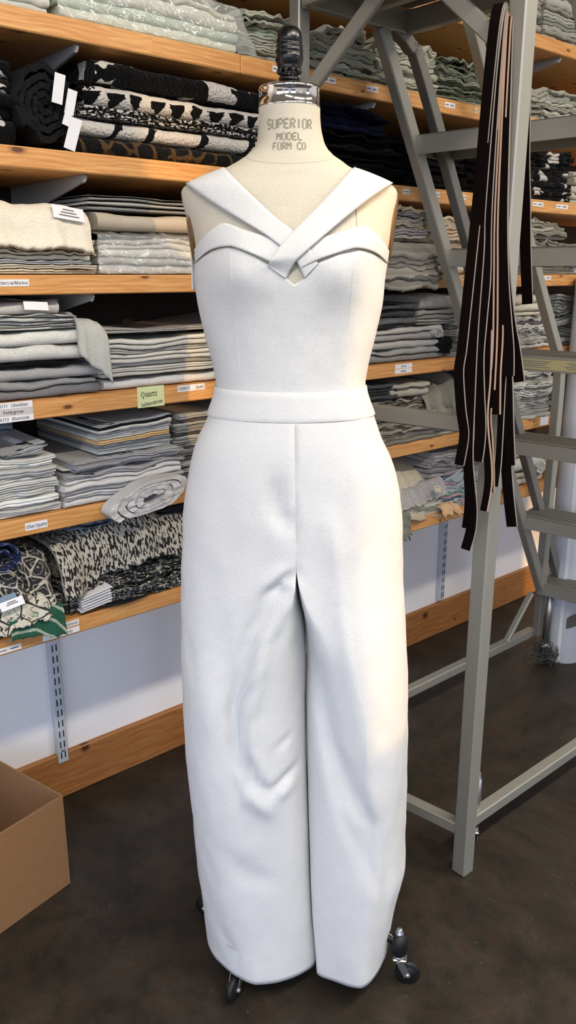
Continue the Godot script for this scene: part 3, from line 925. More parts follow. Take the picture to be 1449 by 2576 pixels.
	# princess seams of the bodice
	for s in [[-0.088, 1.436, -0.0765, 1.219], [0.100, 1.432, 0.0865, 1.219]]:
		var sm := new_st()
		var pts := PackedVector3Array()
		for k in 40:
			var f := k / 39.0
			var x: float = lerpf(s[0], s[2], f) + 0.003 * sin(f * PI) * sign(s[0])
			var y: float = lerpf(s[1], s[3], f)
			pts.append(Vector3(x, y, torso_front(x, y, 0.0036) + 0.0001))
		tube(sm, pts, 0.0007, 6)
		mesh_node("seam", done(sm), M.linen, o, off)
	# cup bands, then the crossed straps: the wearer's right strap lies underneath
	band(o, off, [Vector2(-0.1525, 1.4380), Vector2(-0.1239, 1.4626), Vector2(-0.0987, 1.4758), Vector2(-0.0634, 1.4641), Vector2(-0.0239, 1.4524), Vector2(0.004, 1.446)],
		[Vector2(-0.1525, 1.4170), Vector2(-0.1215, 1.4360), Vector2(-0.0930, 1.4410), Vector2(-0.0727, 1.4368), Vector2(-0.0234, 1.4164), Vector2(0.002, 1.404)], 0.0060, 1, "cup_band")
	band(o, off, [Vector2(0.1640, 1.4360), Vector2(0.1401, 1.4585), Vector2(0.1158, 1.4712), Vector2(0.0822, 1.4629), Vector2(0.0427, 1.4506), Vector2(0.012, 1.441)],
		[Vector2(0.1640, 1.4155), Vector2(0.1378, 1.4318), Vector2(0.1101, 1.4381), Vector2(0.0885, 1.4351), Vector2(0.0441, 1.4204), Vector2(0.020, 1.4085)], 0.0060, 1, "cup_band")
	band(o, off, [Vector2(-0.1650, 1.5405), Vector2(-0.127, 1.5133), Vector2(-0.0764, 1.4825), Vector2(-0.0302, 1.4545), Vector2(0.0094, 1.4222), Vector2(0.0247, 1.3945)],
		[Vector2(-0.1033, 1.5640), Vector2(-0.0706, 1.5302), Vector2(-0.0211, 1.4851), Vector2(0.0064, 1.4643), Vector2(0.0306, 1.4395), Vector2(0.0457, 1.4160)], 0.0085, 1, "shoulder_strap", true)
	band(o, off, [Vector2(0.1680, 1.5400), Vector2(0.1276, 1.5133), Vector2(0.0829, 1.4793), Vector2(0.0399, 1.4439), Vector2(0.0125, 1.4193), Vector2(-0.0027, 1.3935)],
		[Vector2(0.1059, 1.5640), Vector2(0.0587, 1.5121), Vector2(0.0094, 1.4643), Vector2(-0.0100, 1.4437), Vector2(-0.0270, 1.4190), Vector2(-0.0310, 1.4125)], 0.0115, 1, "shoulder_strap", true)
	# the straps go on over the shoulders to the back of the bodice
	for s in [-1, 1]:
		band(o, off, [Vector2(s * 0.1660, 1.5400), Vector2(s * 0.135, 1.505), Vector2(s * 0.100, 1.46), Vector2(s * 0.07, 1.398)], [Vector2(s * 0.1045, 1.5640), Vector2(s * 0.085, 1.525), Vector2(s * 0.055, 1.46), Vector2(s * 0.030, 1.395)], 0.0070, -1, "shoulder_strap")
	# the tie end hanging at the side of the bodice
	var te := new_st()
	box(te, Transform3D(Basis(Vector3.UP, 0.9), Vector3(-0.157, 1.405, -0.030)), Vector3(0.020, 0.062, 0.003), 0.0012)
	mesh_node("tie_end", done(te), M.linen, o, off)


func band(parent: Node, at: Transform3D, ea: Array, eb: Array, off0: float, side: int, called: String, tuck := false) -> void:
	var a3 := []
	var b3 := []
	for p in ea: a3.append(Vector3(p.x, p.y, 0))
	for p in eb: b3.append(Vector3(p.x, p.y, 0))
	var A := smooth_path(a3, 9)
	var B := smooth_path(b3, 9)
	var st := new_st(); st.set_smooth_group(0)
	var rows := []
	var cen := []
	var uvs := []
	var nw := 9
	for k in A.size():
		var row := PackedVector3Array()
		var uv := PackedVector2Array()
		var off := off0
		if tuck: off = lerpf(off0, 0.0042, smoothstep(0.74, 0.97, k / float(A.size() - 1)))
		var inner := Vector3.ZERO
		for j in nw + 1:
			var f := float(j) / nw
			var p := A[k].lerp(B[k], f)
			var lift := off - 0.0008 * pow(abs(f - 0.5) * 2.0, 6.0)
			p.z = torso_front(p.x, p.y, off * 0.5) + lift if side > 0 else torso_back(p.x, p.y, off * 0.5) - lift
			row.append(p); uv.append(Vector2(f * 0.045, k * 0.006))
		for j in range(nw, -1, -1):
			var f := float(j) / nw
			var p := A[k].lerp(B[k], f)
			p.z = torso_front(p.x, p.y, off * 0.5) + off - 0.0024 if side > 0 else torso_back(p.x, p.y, off * 0.5) - off + 0.0024
			row.append(p); uv.append(Vector2(f * 0.045, k * 0.006))
		for p in row: inner += p
		rows.append(row); uvs.append(uv); cen.append(inner / row.size())
	grid(st, rows, cen, uvs, true)
	st.set_smooth_group(-1)
	for e in [0, rows.size() - 1]:
		var R: PackedVector3Array = rows[e]
		var inside: Vector3 = cen[1 if e == 0 else e - 1]
		for j in nw:
			tri(st, R[j], R[j + 1], R[2 * nw - j], inside); tri(st, R[j], R[2 * nw - j], R[2 * nw + 1 - j], inside)
	mesh_node(called, done(st), M.linen, parent, at)


func leg_mesh(s: int) -> ArrayMesh:
	var st := new_st(); st.set_smooth_group(0)
	var rows := []
	var cen := []
	var uvs := []
	var ys := PackedFloat32Array()
	var y := 1.1675
	while y > 0.058:
		ys.append(y); y -= 0.0075
	ys.append(0.056)
	var last := ys.size()
	for k in 3: ys.append([0.0565, 0.075, 0.12][k])
	for r in ys.size():
		var yy := ys[r]
		var inset := 0.0 if r < last else 0.003
		var xo := lerp_table(LEGS, yy, 1 if s < 0 else 2)
		var xi := lerp_table(SEAM, yy, 1) + s * lerpf(-0.0004, 0.0003, smoothstep(0.92, 0.80, yy))
		var zf := lerp_table(LEGS, yy, 3) - inset
		var zb := lerp_table(LEGS, yy, 4) - inset
		if s > 0:
			zf += 0.010 * smoothstep(0.93, 0.75, yy)
		xo += -s * inset; xi += s * inset
		var m := smoothstep(0.93, 0.62, yy)
		var xf := lerpf(xi, (xo + xi) * 0.5 + s * 0.006, m)
		var zi := (0.070 if s < 0 else 0.098) * smoothstep(0.80, 0.056, yy)
		var low2 := smoothstep(0.24, 0.056, yy)
		var ep := lerpf(0.92, 1.36, low2)
		var ez := lerpf(1.0, 1.16, low2)
		var ei := lerpf(0.70, 1.0, low2)
		var row := PackedVector3Array()
		var uv := PackedVector2Array()
		var no := 56
		var ni := 40
		for k in no + ni:
			var p: Vector3
			if k <= no:
				var a := PI * k / no
				var q := pow(abs(sin(a)), ep)
				var cc := pow(abs(cos(a)), ez)
				p = Vector3(xf + (xo - xf) * q, yy, zf * cc if a < PI * 0.5 else -zb * cc)
			else:
				var a := PI * (k - no) / ni
				# inner side, from back to front; it flattens against the other leg
				var q := pow(sin(a), ei)
				p = Vector3(xf + (xi - xf) * q, yy, -zb * cos(a) + zi * q if a < PI * 0.5 else -(zf - zi * 0.0) * cos(a) + zi * q * (1.0 + cos(a)))
			if p.z > 0.0 and r < last:
				var g: float = pow(clampf(p.z / zf, 0, 1), 0.6)
				p.z += fold_at(p.x, yy) * g * 1.5
			if r < last:
				var low := smoothstep(1.16, 1.0, yy)
				var wr := lerpf(nz.get_noise_3d(p.x * 7.0, yy * 4.0, p.z * 7.0), nz.get_noise_3d(p.x * 6.0, yy * 3.2, p.z * 7.0 + s * 5.0), m) * 0.0045 + nz.get_noise_3d(p.x * 20.0, yy * 11.0, p.z * 20.0) * 0.0010
				var dir := Vector3(p.x - (xo + xi) * 0.5, 0, p.z).normalized()
				if k > no: dir.x *= 0.15
				p += dir * wr * low
			row.append(p); uv.append(Vector2(0.16 * TAU * k / (no + ni), yy))
		rows.append(row); uvs.append(uv); cen.append(Vector3((xo + xi) * 0.5, yy, 0.0))
	grid(st, rows.slice(0, last), cen.slice(0, last), uvs.slice(0, last), true)
	# hem and the inside of the trouser leg
	var st_in := rows.slice(last - 1)
	for r in st_in.size() - 1:
		var A: PackedVector3Array = st_in[r]
		var B: PackedVector3Array = st_in[r + 1]
		for k in A.size():
			var k2 := (k + 1) % A.size()
			var c: Vector3 = cen[last - 1] + (A[k] - cen[last - 1]) * 3.0 + Vector3(0, 0.03, 0)
			tri(st, A[k], A[k2], B[k2], c); tri(st, A[k], B[k2], B[k], c)
	return done(st)


# ---------------------------------------------------------------- ladder
func ladder() -> void:
	# drawn in wall coordinates (along, up, out), moved to the base of the near post
	var b0 := Vector3(1.426, 0, 0.929)
	var o := thing("rolling_ladder", "grey aluminium rolling platform ladder behind the dress form, straps hung on its corner post", "ladder", at_wall(b0.x, b0.y, b0.z))
	var P := Vector3.ZERO                                    # foot of the near post
	var L := Vector3(1.354, 0, 0.403) - b0                   # foot of the far post
	var cross := (L - P).normalized()
	var far_v := 0.435 - b0.z
	var nr_v := 0.905 - b0.z
	var skew := -0.135                                       # how far a cross member shifts along per metre out
	var side := Vector3.RIGHT
	var w := 0.038
	var B := func(called: String, a: Vector3, b: Vector3, ww: float, hh: float, sd: Vector3, m: Material, bev := 0.003) -> MeshInstance3D:
		var st := new_st(); bar(st, a, b, ww, hh, sd, bev)
		return mesh_node(called, done(st), m, o)
	B.call("post", P, P + Vector3(0, 2.35, 0), w, w, side, M.alu)
	B.call("post", L, L + Vector3(0, 2.35, 0), w * 0.9, w * 0.9, side, M.alu)
	# base rails and cross bars
	B.call("base_rail", Vector3(0.02, 0.125, -0.01), Vector3(1.45, 0.125, -0.01), 0.030, 0.030, Vector3.UP, M.alu)
	var far0 := Vector3(L.x, 0.125, 0.40 - b0.z)
	B.call("base_rail", far0, Vector3(2.53 - b0.x, 0.125, 0.40 - b0.z), 0.030, 0.030, Vector3.UP, M.alu)
	B.call("cross_bar", P + Vector3(0, 0.118, 0) + cross * 0.02, L + Vector3(0, 0.118, 0), 0.030, 0.030, Vector3.UP, M.alu)
	B.call("cross_bar", P + Vector3(0, 1.095, 0) + cross * 0.02, L + Vector3(0, 1.095, 0), 0.036, 0.022, Vector3.UP, M.alu)
	# knee braces under the platform
	for s in [0, 1]:
		var A: Vector3 = P.lerp(L, 0.03 if s == 0 else 0.95)
		var C: Vector3 = P.lerp(L, 0.40 if s == 0 else 0.56)
		B.call("knee_brace", A + Vector3(0, 1.79, 0), C + Vector3(0, 1.965, 0), 0.032, 0.016, Vector3.UP, M.alu)
	var gs := new_st()
	box(gs, Transform3D(Basis(Vector3.UP, 0.12), P + Vector3(0, 1.775, 0) + cross * 0.030), Vector3(0.030, 0.045, 0.03), 0.004)
	mesh_node("weld_plate", done(gs), M.steel, o)
	# platform
	var p0 := 1.335 - b0.x
	var p1 := 1.665 - b0.x
	var pv0 := 0.44 - b0.z
	var pv1 := 0.93 - b0.z
	mesh_node("platform_deck", box_mesh(Vector3(p1 - p0, 0.008, pv1 - pv0), 0.002, Vector3((p0 + p1) * 0.5, 2.008, (pv0 + pv1) * 0.5)), M.alu_dark, o)
	for a in [[Vector3(p0, 1.975, pv0), Vector3(p1, 1.975, pv0)], [Vector3(p0, 1.975, pv1), Vector3(p1, 1.975, pv1)], [Vector3(p1, 1.975, pv0), Vector3(p1, 1.975, pv1)], [Vector3(p0, 1.975, pv0), Vector3(p0, 1.975, pv1)], [Vector3((p0 + p1) * 0.5, 1.985, pv0), Vector3((p0 + p1) * 0.5, 1.985, pv1)]]:
		B.call("platform_rim", a[0], a[1], 0.05, 0.022, Vector3.UP, M.alu)
	# stringers: each side has one under the back edge of the treads and one under the front edge
	var slope := -0.566                                       # run along per metre of rise
	var f0 := 2.505 - b0.x                                    # run at height 0.315
	for s in 2:
		var v: float = far_v if s == 0 else nr_v
		var sh: float = 0.0 if s == 0 else (v - far_v) * 0.135
		var a := Vector3(f0 + sh, 0.315, v)
		var c := Vector3(f0 + sh + slope * (1.955 - 0.315), 1.955, v)
		B.call("stringer", a, c, 0.030, 0.034, Vector3(0, 0, 1), M.alu)
		# the front one bends into the platform
		var q := Vector3(0.115, 0.0, 0)
		var pts := smooth_path([a + q + Vector3(0.002, 0, 0), a.lerp(c, 0.5) + q, a.lerp(c, 0.93) + q * 0.98, a.lerp(c, 0.985) + q * 0.8, c + q * 0.3 + Vector3(0, 0.012, 0)], 6)
		var st := new_st()
		for k in pts.size() - 1:
			var d := (pts[k + 1] - pts[k]).normalized() * 0.002
			bar(st, pts[k] - d, pts[k + 1] + d, 0.028, 0.030, Vector3(0, 0, 1), 0.002)
		mesh_node("stringer", done(st), M.alu_dark, o)
	# treads, each a channel with a ribbed top
	var ty := [0.335, 0.620, 0.905, 1.185, 1.465, 1.735]
	for k in 6:
		var y: float = ty[k]
		var x0 := f0 + slope * (y - 0.345) - 0.012
		var T := Transform3D(Basis.IDENTITY, Vector3.ZERO)
		var la := Vector3(x0 + 0.0, y, far_v - 0.012)
		var lb := Vector3(x0 + (nr_v - far_v) * 0.135, y, nr_v + 0.012)
		var dz := (lb - la)
		var zx := dz.normalized()
		var xx := Vector3.UP.cross(zx).normalized()
		T = Transform3D(Basis(xx, Vector3.UP, zx), (la + lb) * 0.5)
		var st := new_st()
		box(st, T * Transform3D(Basis.IDENTITY, Vector3(0.002, -0.023, 0)), Vector3(0.004, 0.046, dz.length()), 0.001)
		box(st, T * Transform3D(Basis.IDENTITY, Vector3(0.148, -0.023, 0)), Vector3(0.004, 0.046, dz.length()), 0.001)
		box(st, T * Transform3D(Basis.IDENTITY, Vector3(0.075, -0.002, 0)), Vector3(0.15, 0.004, dz.length()), 0.001)
		for e in [-1, 1]:
			box(st, T * Transform3D(Basis.IDENTITY, Vector3(0.075, -0.022, e * (dz.length() * 0.5 - 0.002))), Vector3(0.146, 0.042, 0.004), 0.001)
		var tr := mesh_node("tread", done(st), M.alu, o)
		for g in 7:
			mesh_node("grip_rib", box_mesh(Vector3(0.008, 0.0025, dz.length() - 0.02), 0.001), M.alu_dark, tr, T * Transform3D(Basis.IDENTITY, Vector3(0.018 + g * 0.019, 0.001, 0)))
		if k == 3:
			var sk := mesh_node("sticker", box_mesh(Vector3(0.0006, 0.028, 0.30), 0.0), M.sticker, tr, T * Transform3D(Basis.IDENTITY, Vector3(-0.0006, -0.026, 0.02)))
			sk.set_meta("label", "yellowed instruction sticker along the tread")
			for c in 2:
				for r in 4:
					mesh_node("print_line", box_mesh(Vector3(0.0003, 0.0022, 0.10 - 0.015 * ((r + c) % 3)), 0.0), M.ink_pale, sk, Transform3D(Basis.IDENTITY, Vector3(-0.0005, 0.008 - r * 0.0052, -0.07 + c * 0.14)))
	# far handrail: up from the lowest tread, bent over, up along the steps
	var hv := 0.44 - b0.z
	var hp := smooth_path([Vector3(2.492 - b0.x, 0.335, hv), Vector3(2.492 - b0.x, 0.75, hv), Vector3(2.490 - b0.x, 1.05, hv), Vector3(2.470 - b0.x, 1.14, hv), Vector3(2.40 - b0.x, 1.25, hv), Vector3(2.17 - b0.x, 1.61, hv), Vector3(1.85 - b0.x, 2.12, hv)], 6)
	var hst := new_st()
	for k in hp.size() - 1:
		var d := (hp[k + 1] - hp[k]).normalized() * 0.002
		bar(hst, hp[k] - d, hp[k + 1] + d, 0.030, 0.030, Vector3(0, 0, 1), 0.002)
	mesh_node("handrail", done(hst), M.alu, o)
	# legs and braces at the foot of the steps
	B.call("foot_brace", Vector3(2.36 - b0.x, 0.13, 0.40 - b0.z), Vector3(2.47 - b0.x, 0.30, 0.42 - b0.z), 0.022, 0.014, Vector3(0, 0, 1), M.alu)
	B.call("foot_post", Vector3(2.53 - b0.x, 0.115, 0.42 - b0.z), Vector3(2.53 - b0.x, 0.30, 0.42 - b0.z), 0.028, 0.028, side, M.alu_dark)
	B.call("foot_brace", Vector3(2.60 - b0.x, 0.13, 0.44 - b0.z), Vector3(2.66 - b0.x, 0.30, 0.70 - b0.z), 0.040, 0.012, Vector3(0, 1, 0), M.alu_dark)
	# casters at both ends, sprung in tubes
	for c in [[Vector3(1.492, 0, 0.905), 0.24], [Vector3(2.565, 0, 0.440), 0.30]]:
		var at: Vector3 = c[0] - b0
		var cs := caster(o, Transform3D(Basis(Vector3.UP, 0.7), at), 0.030, 0.022)
		mesh_node("stem", lathe_mesh([[0.0, c[1]], [0.006, c[1]], [0.011, c[1] - 0.006], [0.011, c[1] - 0.02], [0.0145, c[1] - 0.022], [0.0145, 0.085], [0.010, 0.083], [0.010, 0.07], [0.0, 0.07]], 18), M.steel, cs)
		if c[1] > 0.25:
			var lt := new_st()
			var lr := RandomNumberGenerator.new(); lr.seed = 5
			for k in 150:
				var pp := []
				var q := Vector3(lr.randfn(0.012, 0.020), 0.038 + lr.randfn(0, 0.016), lr.randfn(0, 0.021))
				for j in 5:
					pp.append(Vector3(q.x, max(q.y, 0.003), q.z))
					q += Vector3(lr.randfn(0, 0.010), lr.randfn(0, 0.008), lr.randfn(0, 0.010))
				tube(lt, smooth_path(pp, 3), 0.0014, 4)
			var li := mesh_node("lint", done(lt), M.lint, cs)
			li.set_meta("kind", "stuff"); li.set_meta("label", "grey tangle of thread and lint round the wheel")


# ---------------------------------------------------------------- straps
func straps() -> void:
	var hang := Vector3(0.3985, 1.812, -1.702)
	var list := [
		[0.019, 0, "leftmost dark brown elastic strap of the bundle, curling outward at its short lower end", [[0.3611, 1.5382, -1.665], [0.3547, 1.4477, -1.655], [0.3478, 1.344, -1.645], [0.3417, 1.2581, -1.636], [0.3375, 1.2145, -1.632], [0.3448, 1.1408, -1.625], [0.3528, 1.093, -1.62], [0.3484, 1.0507, -1.616], [0.3453, 1.03, -1.615]]],
		[0.020, 0, "longest dark brown strap, ending lowest in a cut end that swings left", [[0.3668, 1.5382, -1.661], [0.3665, 1.4422, -1.651], [0.3613, 1.2869, -1.635], [0.3607, 1.1556, -1.622], [0.3615, 1.0507, -1.612], [0.3683, 0.9895, -1.607], [0.3751, 0.9421, -1.606], [0.3757, 0.8969, -1.606], [0.3672, 0.8528, -1.606]]],
		[0.018, 0, "dark brown strap just behind the longest one, ending a little higher", [[0.366, 1.5382, -1.668], [0.3654, 1.4422, -1.658], [0.3604, 1.344, -1.648], [0.3592, 1.2291, -1.637], [0.3569, 1.1408, -1.629], [0.3615, 1.0507, -1.62], [0.370, 0.9581, -1.614], [0.3675, 0.8969, -1.613]]],
		[0.021, 0, "dark brown strap in the middle left of the bundle, ending above the bare post", [[0.3769, 1.5382, -1.657], [0.3799, 1.4004, -1.643], [0.3763, 1.3156, -1.634], [0.3735, 1.2436, -1.627], [0.3781, 1.1704, -1.62], [0.3831, 1.111, -1.614], [0.3825, 1.0689, -1.61], [0.3793, 1.0391, -1.607]]],
		[0.014, 1, "dark strap with a pinkish edge that curls left across the front of the post", [[0.3855, 1.5382, -1.665], [0.3869, 1.4283, -1.653], [0.3889, 1.344, -1.645], [0.3908, 1.2869, -1.636], [0.3917, 1.1999, -1.626], [0.389, 1.1408, -1.618], [0.3919, 1.096, -1.612], [0.4007, 1.0355, -1.606], [0.403, 0.9895, -1.602], [0.3979, 0.9373, -1.602]]],
		[0.012, 1, "narrow pink-edged strap in the middle of the bundle, seen nearly edge on", [[0.3906, 1.5382, -1.668], [0.3951, 1.4004, -1.654], [0.4014, 1.2869, -1.642], [0.4014, 1.1852, -1.632], [0.3987, 1.1259, -1.625], [0.4038, 1.0809, -1.62], [0.4095, 1.0202, -1.614], [0.412, 0.9739, -1.61]]],
		[0.010, 1, "narrow pink-edged strap left of the short square-ended one", [[0.3880, 1.5382, -1.660], [0.3915, 1.4004, -1.646], [0.3950, 1.2869, -1.634], [0.3945, 1.22, -1.628]]],
		[0.010, 1, "pink-edged strap that disappears behind the short square-ended one", [[0.3935, 1.5382, -1.659], [0.3985, 1.4004, -1.645], [0.4030, 1.2869, -1.634], [0.4035, 1.18, -1.626]]],
		[0.019, 1, "short dark strap ending square in front of the post, right of the pink edges", [[0.397, 1.5382, -1.662], [0.4046, 1.3723, -1.645], [0.410, 1.2869, -1.636], [0.409, 1.2145, -1.628], [0.4116, 1.1319, -1.62]]],
		[0.024, 0, "wide dark strap with a square end over the long right-hand straps", [[0.4041, 1.5382, -1.656], [0.412, 1.4004, -1.641], [0.4219, 1.3156, -1.632], [0.4291, 1.2581, -1.626], [0.4316, 1.2081, -1.621]]],
		[0.020, 0, "dark strap fanning out farthest right at the front of the bundle", [[0.4097, 1.511, -1.658], [0.4193, 1.4004, -1.648], [0.4322, 1.3156, -1.638], [0.4454, 1.2581, -1.632], [0.457, 1.1955, -1.626]]],
		[0.012, 0, "narrow dark strap that tapers to a point beside the post's lit face", [[0.407, 1.5382, -1.67], [0.4177, 1.3723, -1.652], [0.4262, 1.2581, -1.64], [0.4254, 1.1704, -1.63], [0.4251, 1.096, -1.622], [0.4241, 1.0355, -1.615], [0.4204, 0.9865, -1.609]]],
		[0.019, 0, "long dark strap right of the post, ending beside the second lowest tread", [[0.4079, 1.5382, -1.664], [0.4192, 1.3723, -1.647], [0.4291, 1.2581, -1.636], [0.4357, 1.1852, -1.628], [0.441, 1.111, -1.62], [0.4487, 1.0294, -1.613]]],
		[0.021, 0, "longest dark strap on the right of the post, ending level with the lowest shelf", [[0.407, 1.5382, -1.672], [0.4177, 1.3723, -1.655], [0.4291, 1.2291, -1.64], [0.4379, 1.0809, -1.626], [0.4471, 0.9895, -1.618], [0.4624, 0.8992, -1.616]]],
	]
	var n := list.size()
	for i in n:
		var s: Array = list[i]
		# arch over the knee brace, outermost straps over the inner ones
		var up: float = 0.012 + 0.0029 * (n - i)
		var f := i / float(n - 1)
		var pts := [hang + Vector3(0.006 + 0.010 * f, -0.10, -0.040), hang + Vector3(0.004 + 0.008 * f, up * 0.4, -0.030), hang + Vector3(0.010 * f, up, -0.004), hang + Vector3(-0.004 + 0.012 * f - 0.022 * (1.0 - f), up * 0.55 - 0.004, 0.020 + up * 0.35)]
		for p in s[3]: pts.append(Vector3(p[0], p[1], p[2]))
		strap(pts, s[0], s[1], s[2], "dark elastic straps over the ladder brace")
	strap([hang + Vector3(0.004, 0.012, -0.004), hang + Vector3(0.022, 0.02, -0.045), Vector3(0.4600, 1.80, -1.788), Vector3(0.4672, 1.7692, -1.79), Vector3(0.4773, 1.624, -1.79), Vector3(0.485, 1.5486, -1.79), Vector3(0.4954, 1.4398, -1.79), Vector3(0.5077, 1.3393, -1.79)], 0.022, 0, "lone dark strap hanging behind and to the right of the ladder post", "dark elastic straps over the ladder brace")


func strap(pts: Array, w: float, edge: int, label: String, group: String) -> void:
	var base: Vector3 = pts[0]
	var o := thing("elastic_strap", label, "strap", Transform3D(Basis.IDENTITY, base), group)
	var c := smooth_path(pts, 6)
	for part in 2:
		var st := new_st(); st.set_smooth_group(-1)
		var rows := []
		var cen := []
		for k in c.size():
			var t := (c[min(k + 1, c.size() - 1)] - c[max(k - 1, 0)]).normalized()
			var x := Vector3(0.90, 0, 0.43)
			x = (x - t * x.dot(t)).normalized()
			var nrm := x.cross(t).normalized()
			if nrm.z < 0.0: nrm = -nrm
			var h := w * 0.5
			var p := c[k] - base
			var a := -h if part == 0 else h - 0.0004
			var b := h if part == 0 else h + (0.0026 if edge == 1 else 0.0014)
			var d := 0.0008 if part == 0 else 0.0011
			rows.append(PackedVector3Array([p + x * a + nrm * d, p + x * b + nrm * d, p + x * b - nrm * d, p + x * a - nrm * d])); cen.append(p + x * (a + b) * 0.5)
		grid(st, rows, cen, [], true)
		for e in [0, rows.size() - 1]:
			var R: PackedVector3Array = rows[e]
			var inside: Vector3 = cen[1 if e == 0 else e - 1]
			tri(st, R[0], R[1], R[2], inside); tri(st, R[0], R[2], R[3], inside)
		mesh_node("webbing" if part == 0 else "edging", done(st), M.strap if part == 0 else (M.edge_pink if edge == 1 else M.edge_white), o)


# ---------------------------------------------------------------- cardboard box, paper roll
func cardboard_box() -> void:
	var turn := atan2(0.59, 0.807)
	var bs := Basis(Vector3(-0.59, 0, 0.807), Vector3.UP, Vector3(-0.807, 0, -0.59))
	var o := thing("cardboard_box", "open brown cardboard box on the floor at the lower left", "box", Transform3D(bs, Vector3(-0.52, 0, -1.635)))
	var h := 0.2445
	var w := 0.46
	var d := 0.275
	var t := 0.004
	mesh_node("side_panel", box_mesh(Vector3(w, h, t), 0.0012, Vector3(w * 0.5, h * 0.5, t * 0.5)), M.kraft, o)
	mesh_node("side_panel", box_mesh(Vector3(w, h, t), 0.0012, Vector3(w * 0.5, h * 0.5, d - t * 0.5)), M.kraft, o)
	mesh_node("end_panel", box_mesh(Vector3(t, h, d - 2 * t), 0.0012, Vector3(t * 0.5, h * 0.5, d * 0.5)), M.kraft, o)
	mesh_node("end_panel", box_mesh(Vector3(t, h, d - 2 * t), 0.0012, Vector3(w - t * 0.5, h * 0.5, d * 0.5)), M.kraft, o)
	mesh_node("bottom_panel", box_mesh(Vector3(w - 2 * t, t, d - 2 * t), 0.001, Vector3(w * 0.5, t * 0.5, d * 0.5)), M.kraft, o)


func paper_roll() -> void:
	var o := thing("paper_roll", "tall roll of white paper standing on the floor behind the ladder", "roll", Transform3D(Basis.IDENTITY, Vector3(1.045, 0, -2.857)))
	var st := new_st()
	lathe(st, [[0.0, 1.39], [0.030, 1.39], [0.073, 1.392], [0.075, 1.389], [0.075, 0.003], [0.073, 0.0], [0.0, 0.0]], 64)
	mesh_node("rolled_paper", done(st), M.roll, o)
	mesh_node("core", lathe_mesh([[0.0, 1.392], [0.018, 1.395], [0.022, 1.395], [0.022, 1.38], [0.0, 1.38]], 24), M.kraft, o)
	mesh_node("loose_edge", box_mesh(Vector3(0.012, 1.39, 0.0008), 0.0, Vector3(0, 0, 0)), M.paper, o, Transform3D(Basis(Vector3.UP, -0.5), Vector3(-0.036, 0.70, 0.0665)))


# ---------------------------------------------------------------- cloth
# S: h height, n layers, wave amplitude, fan (thicker to the right if > 0), droop at the front, over (how much hangs over past zs)
func iface(S: Dictionary, k: int, x: float, z: float) -> float:
	var f: float = S.cum[k]
	var s: float = x / S.w
	var y: float = S.h * f * (1.0 + S.fan * (s - 0.5) * 2.0)
	y += S.wave * nz.get_noise_3d(x * S.freq + S.seed, z * S.freq * 0.35, f * 1.1 + S.seed) * sqrt(f) * 2.0
	y += S.tilt * f * (s - 0.5)
	y -= S.sag * f * pow(abs(s * 2.0 - 1.0), 3.0)
	y += S.bow * f * sin(s * PI)
	var q: float = clampf((z - 0.1) / (S.zf - 0.1), 0, 1.15)
	y -= S.droop * S.h * f * q * q * q
	if S.over > 0.0:
		var e: float = max(0.0, z - 0.364)
		y -= S.over * e * e * 30.0 * (1.0 - 0.15 * f)
	return max(y, 0.0) if S.over == 0.0 else y


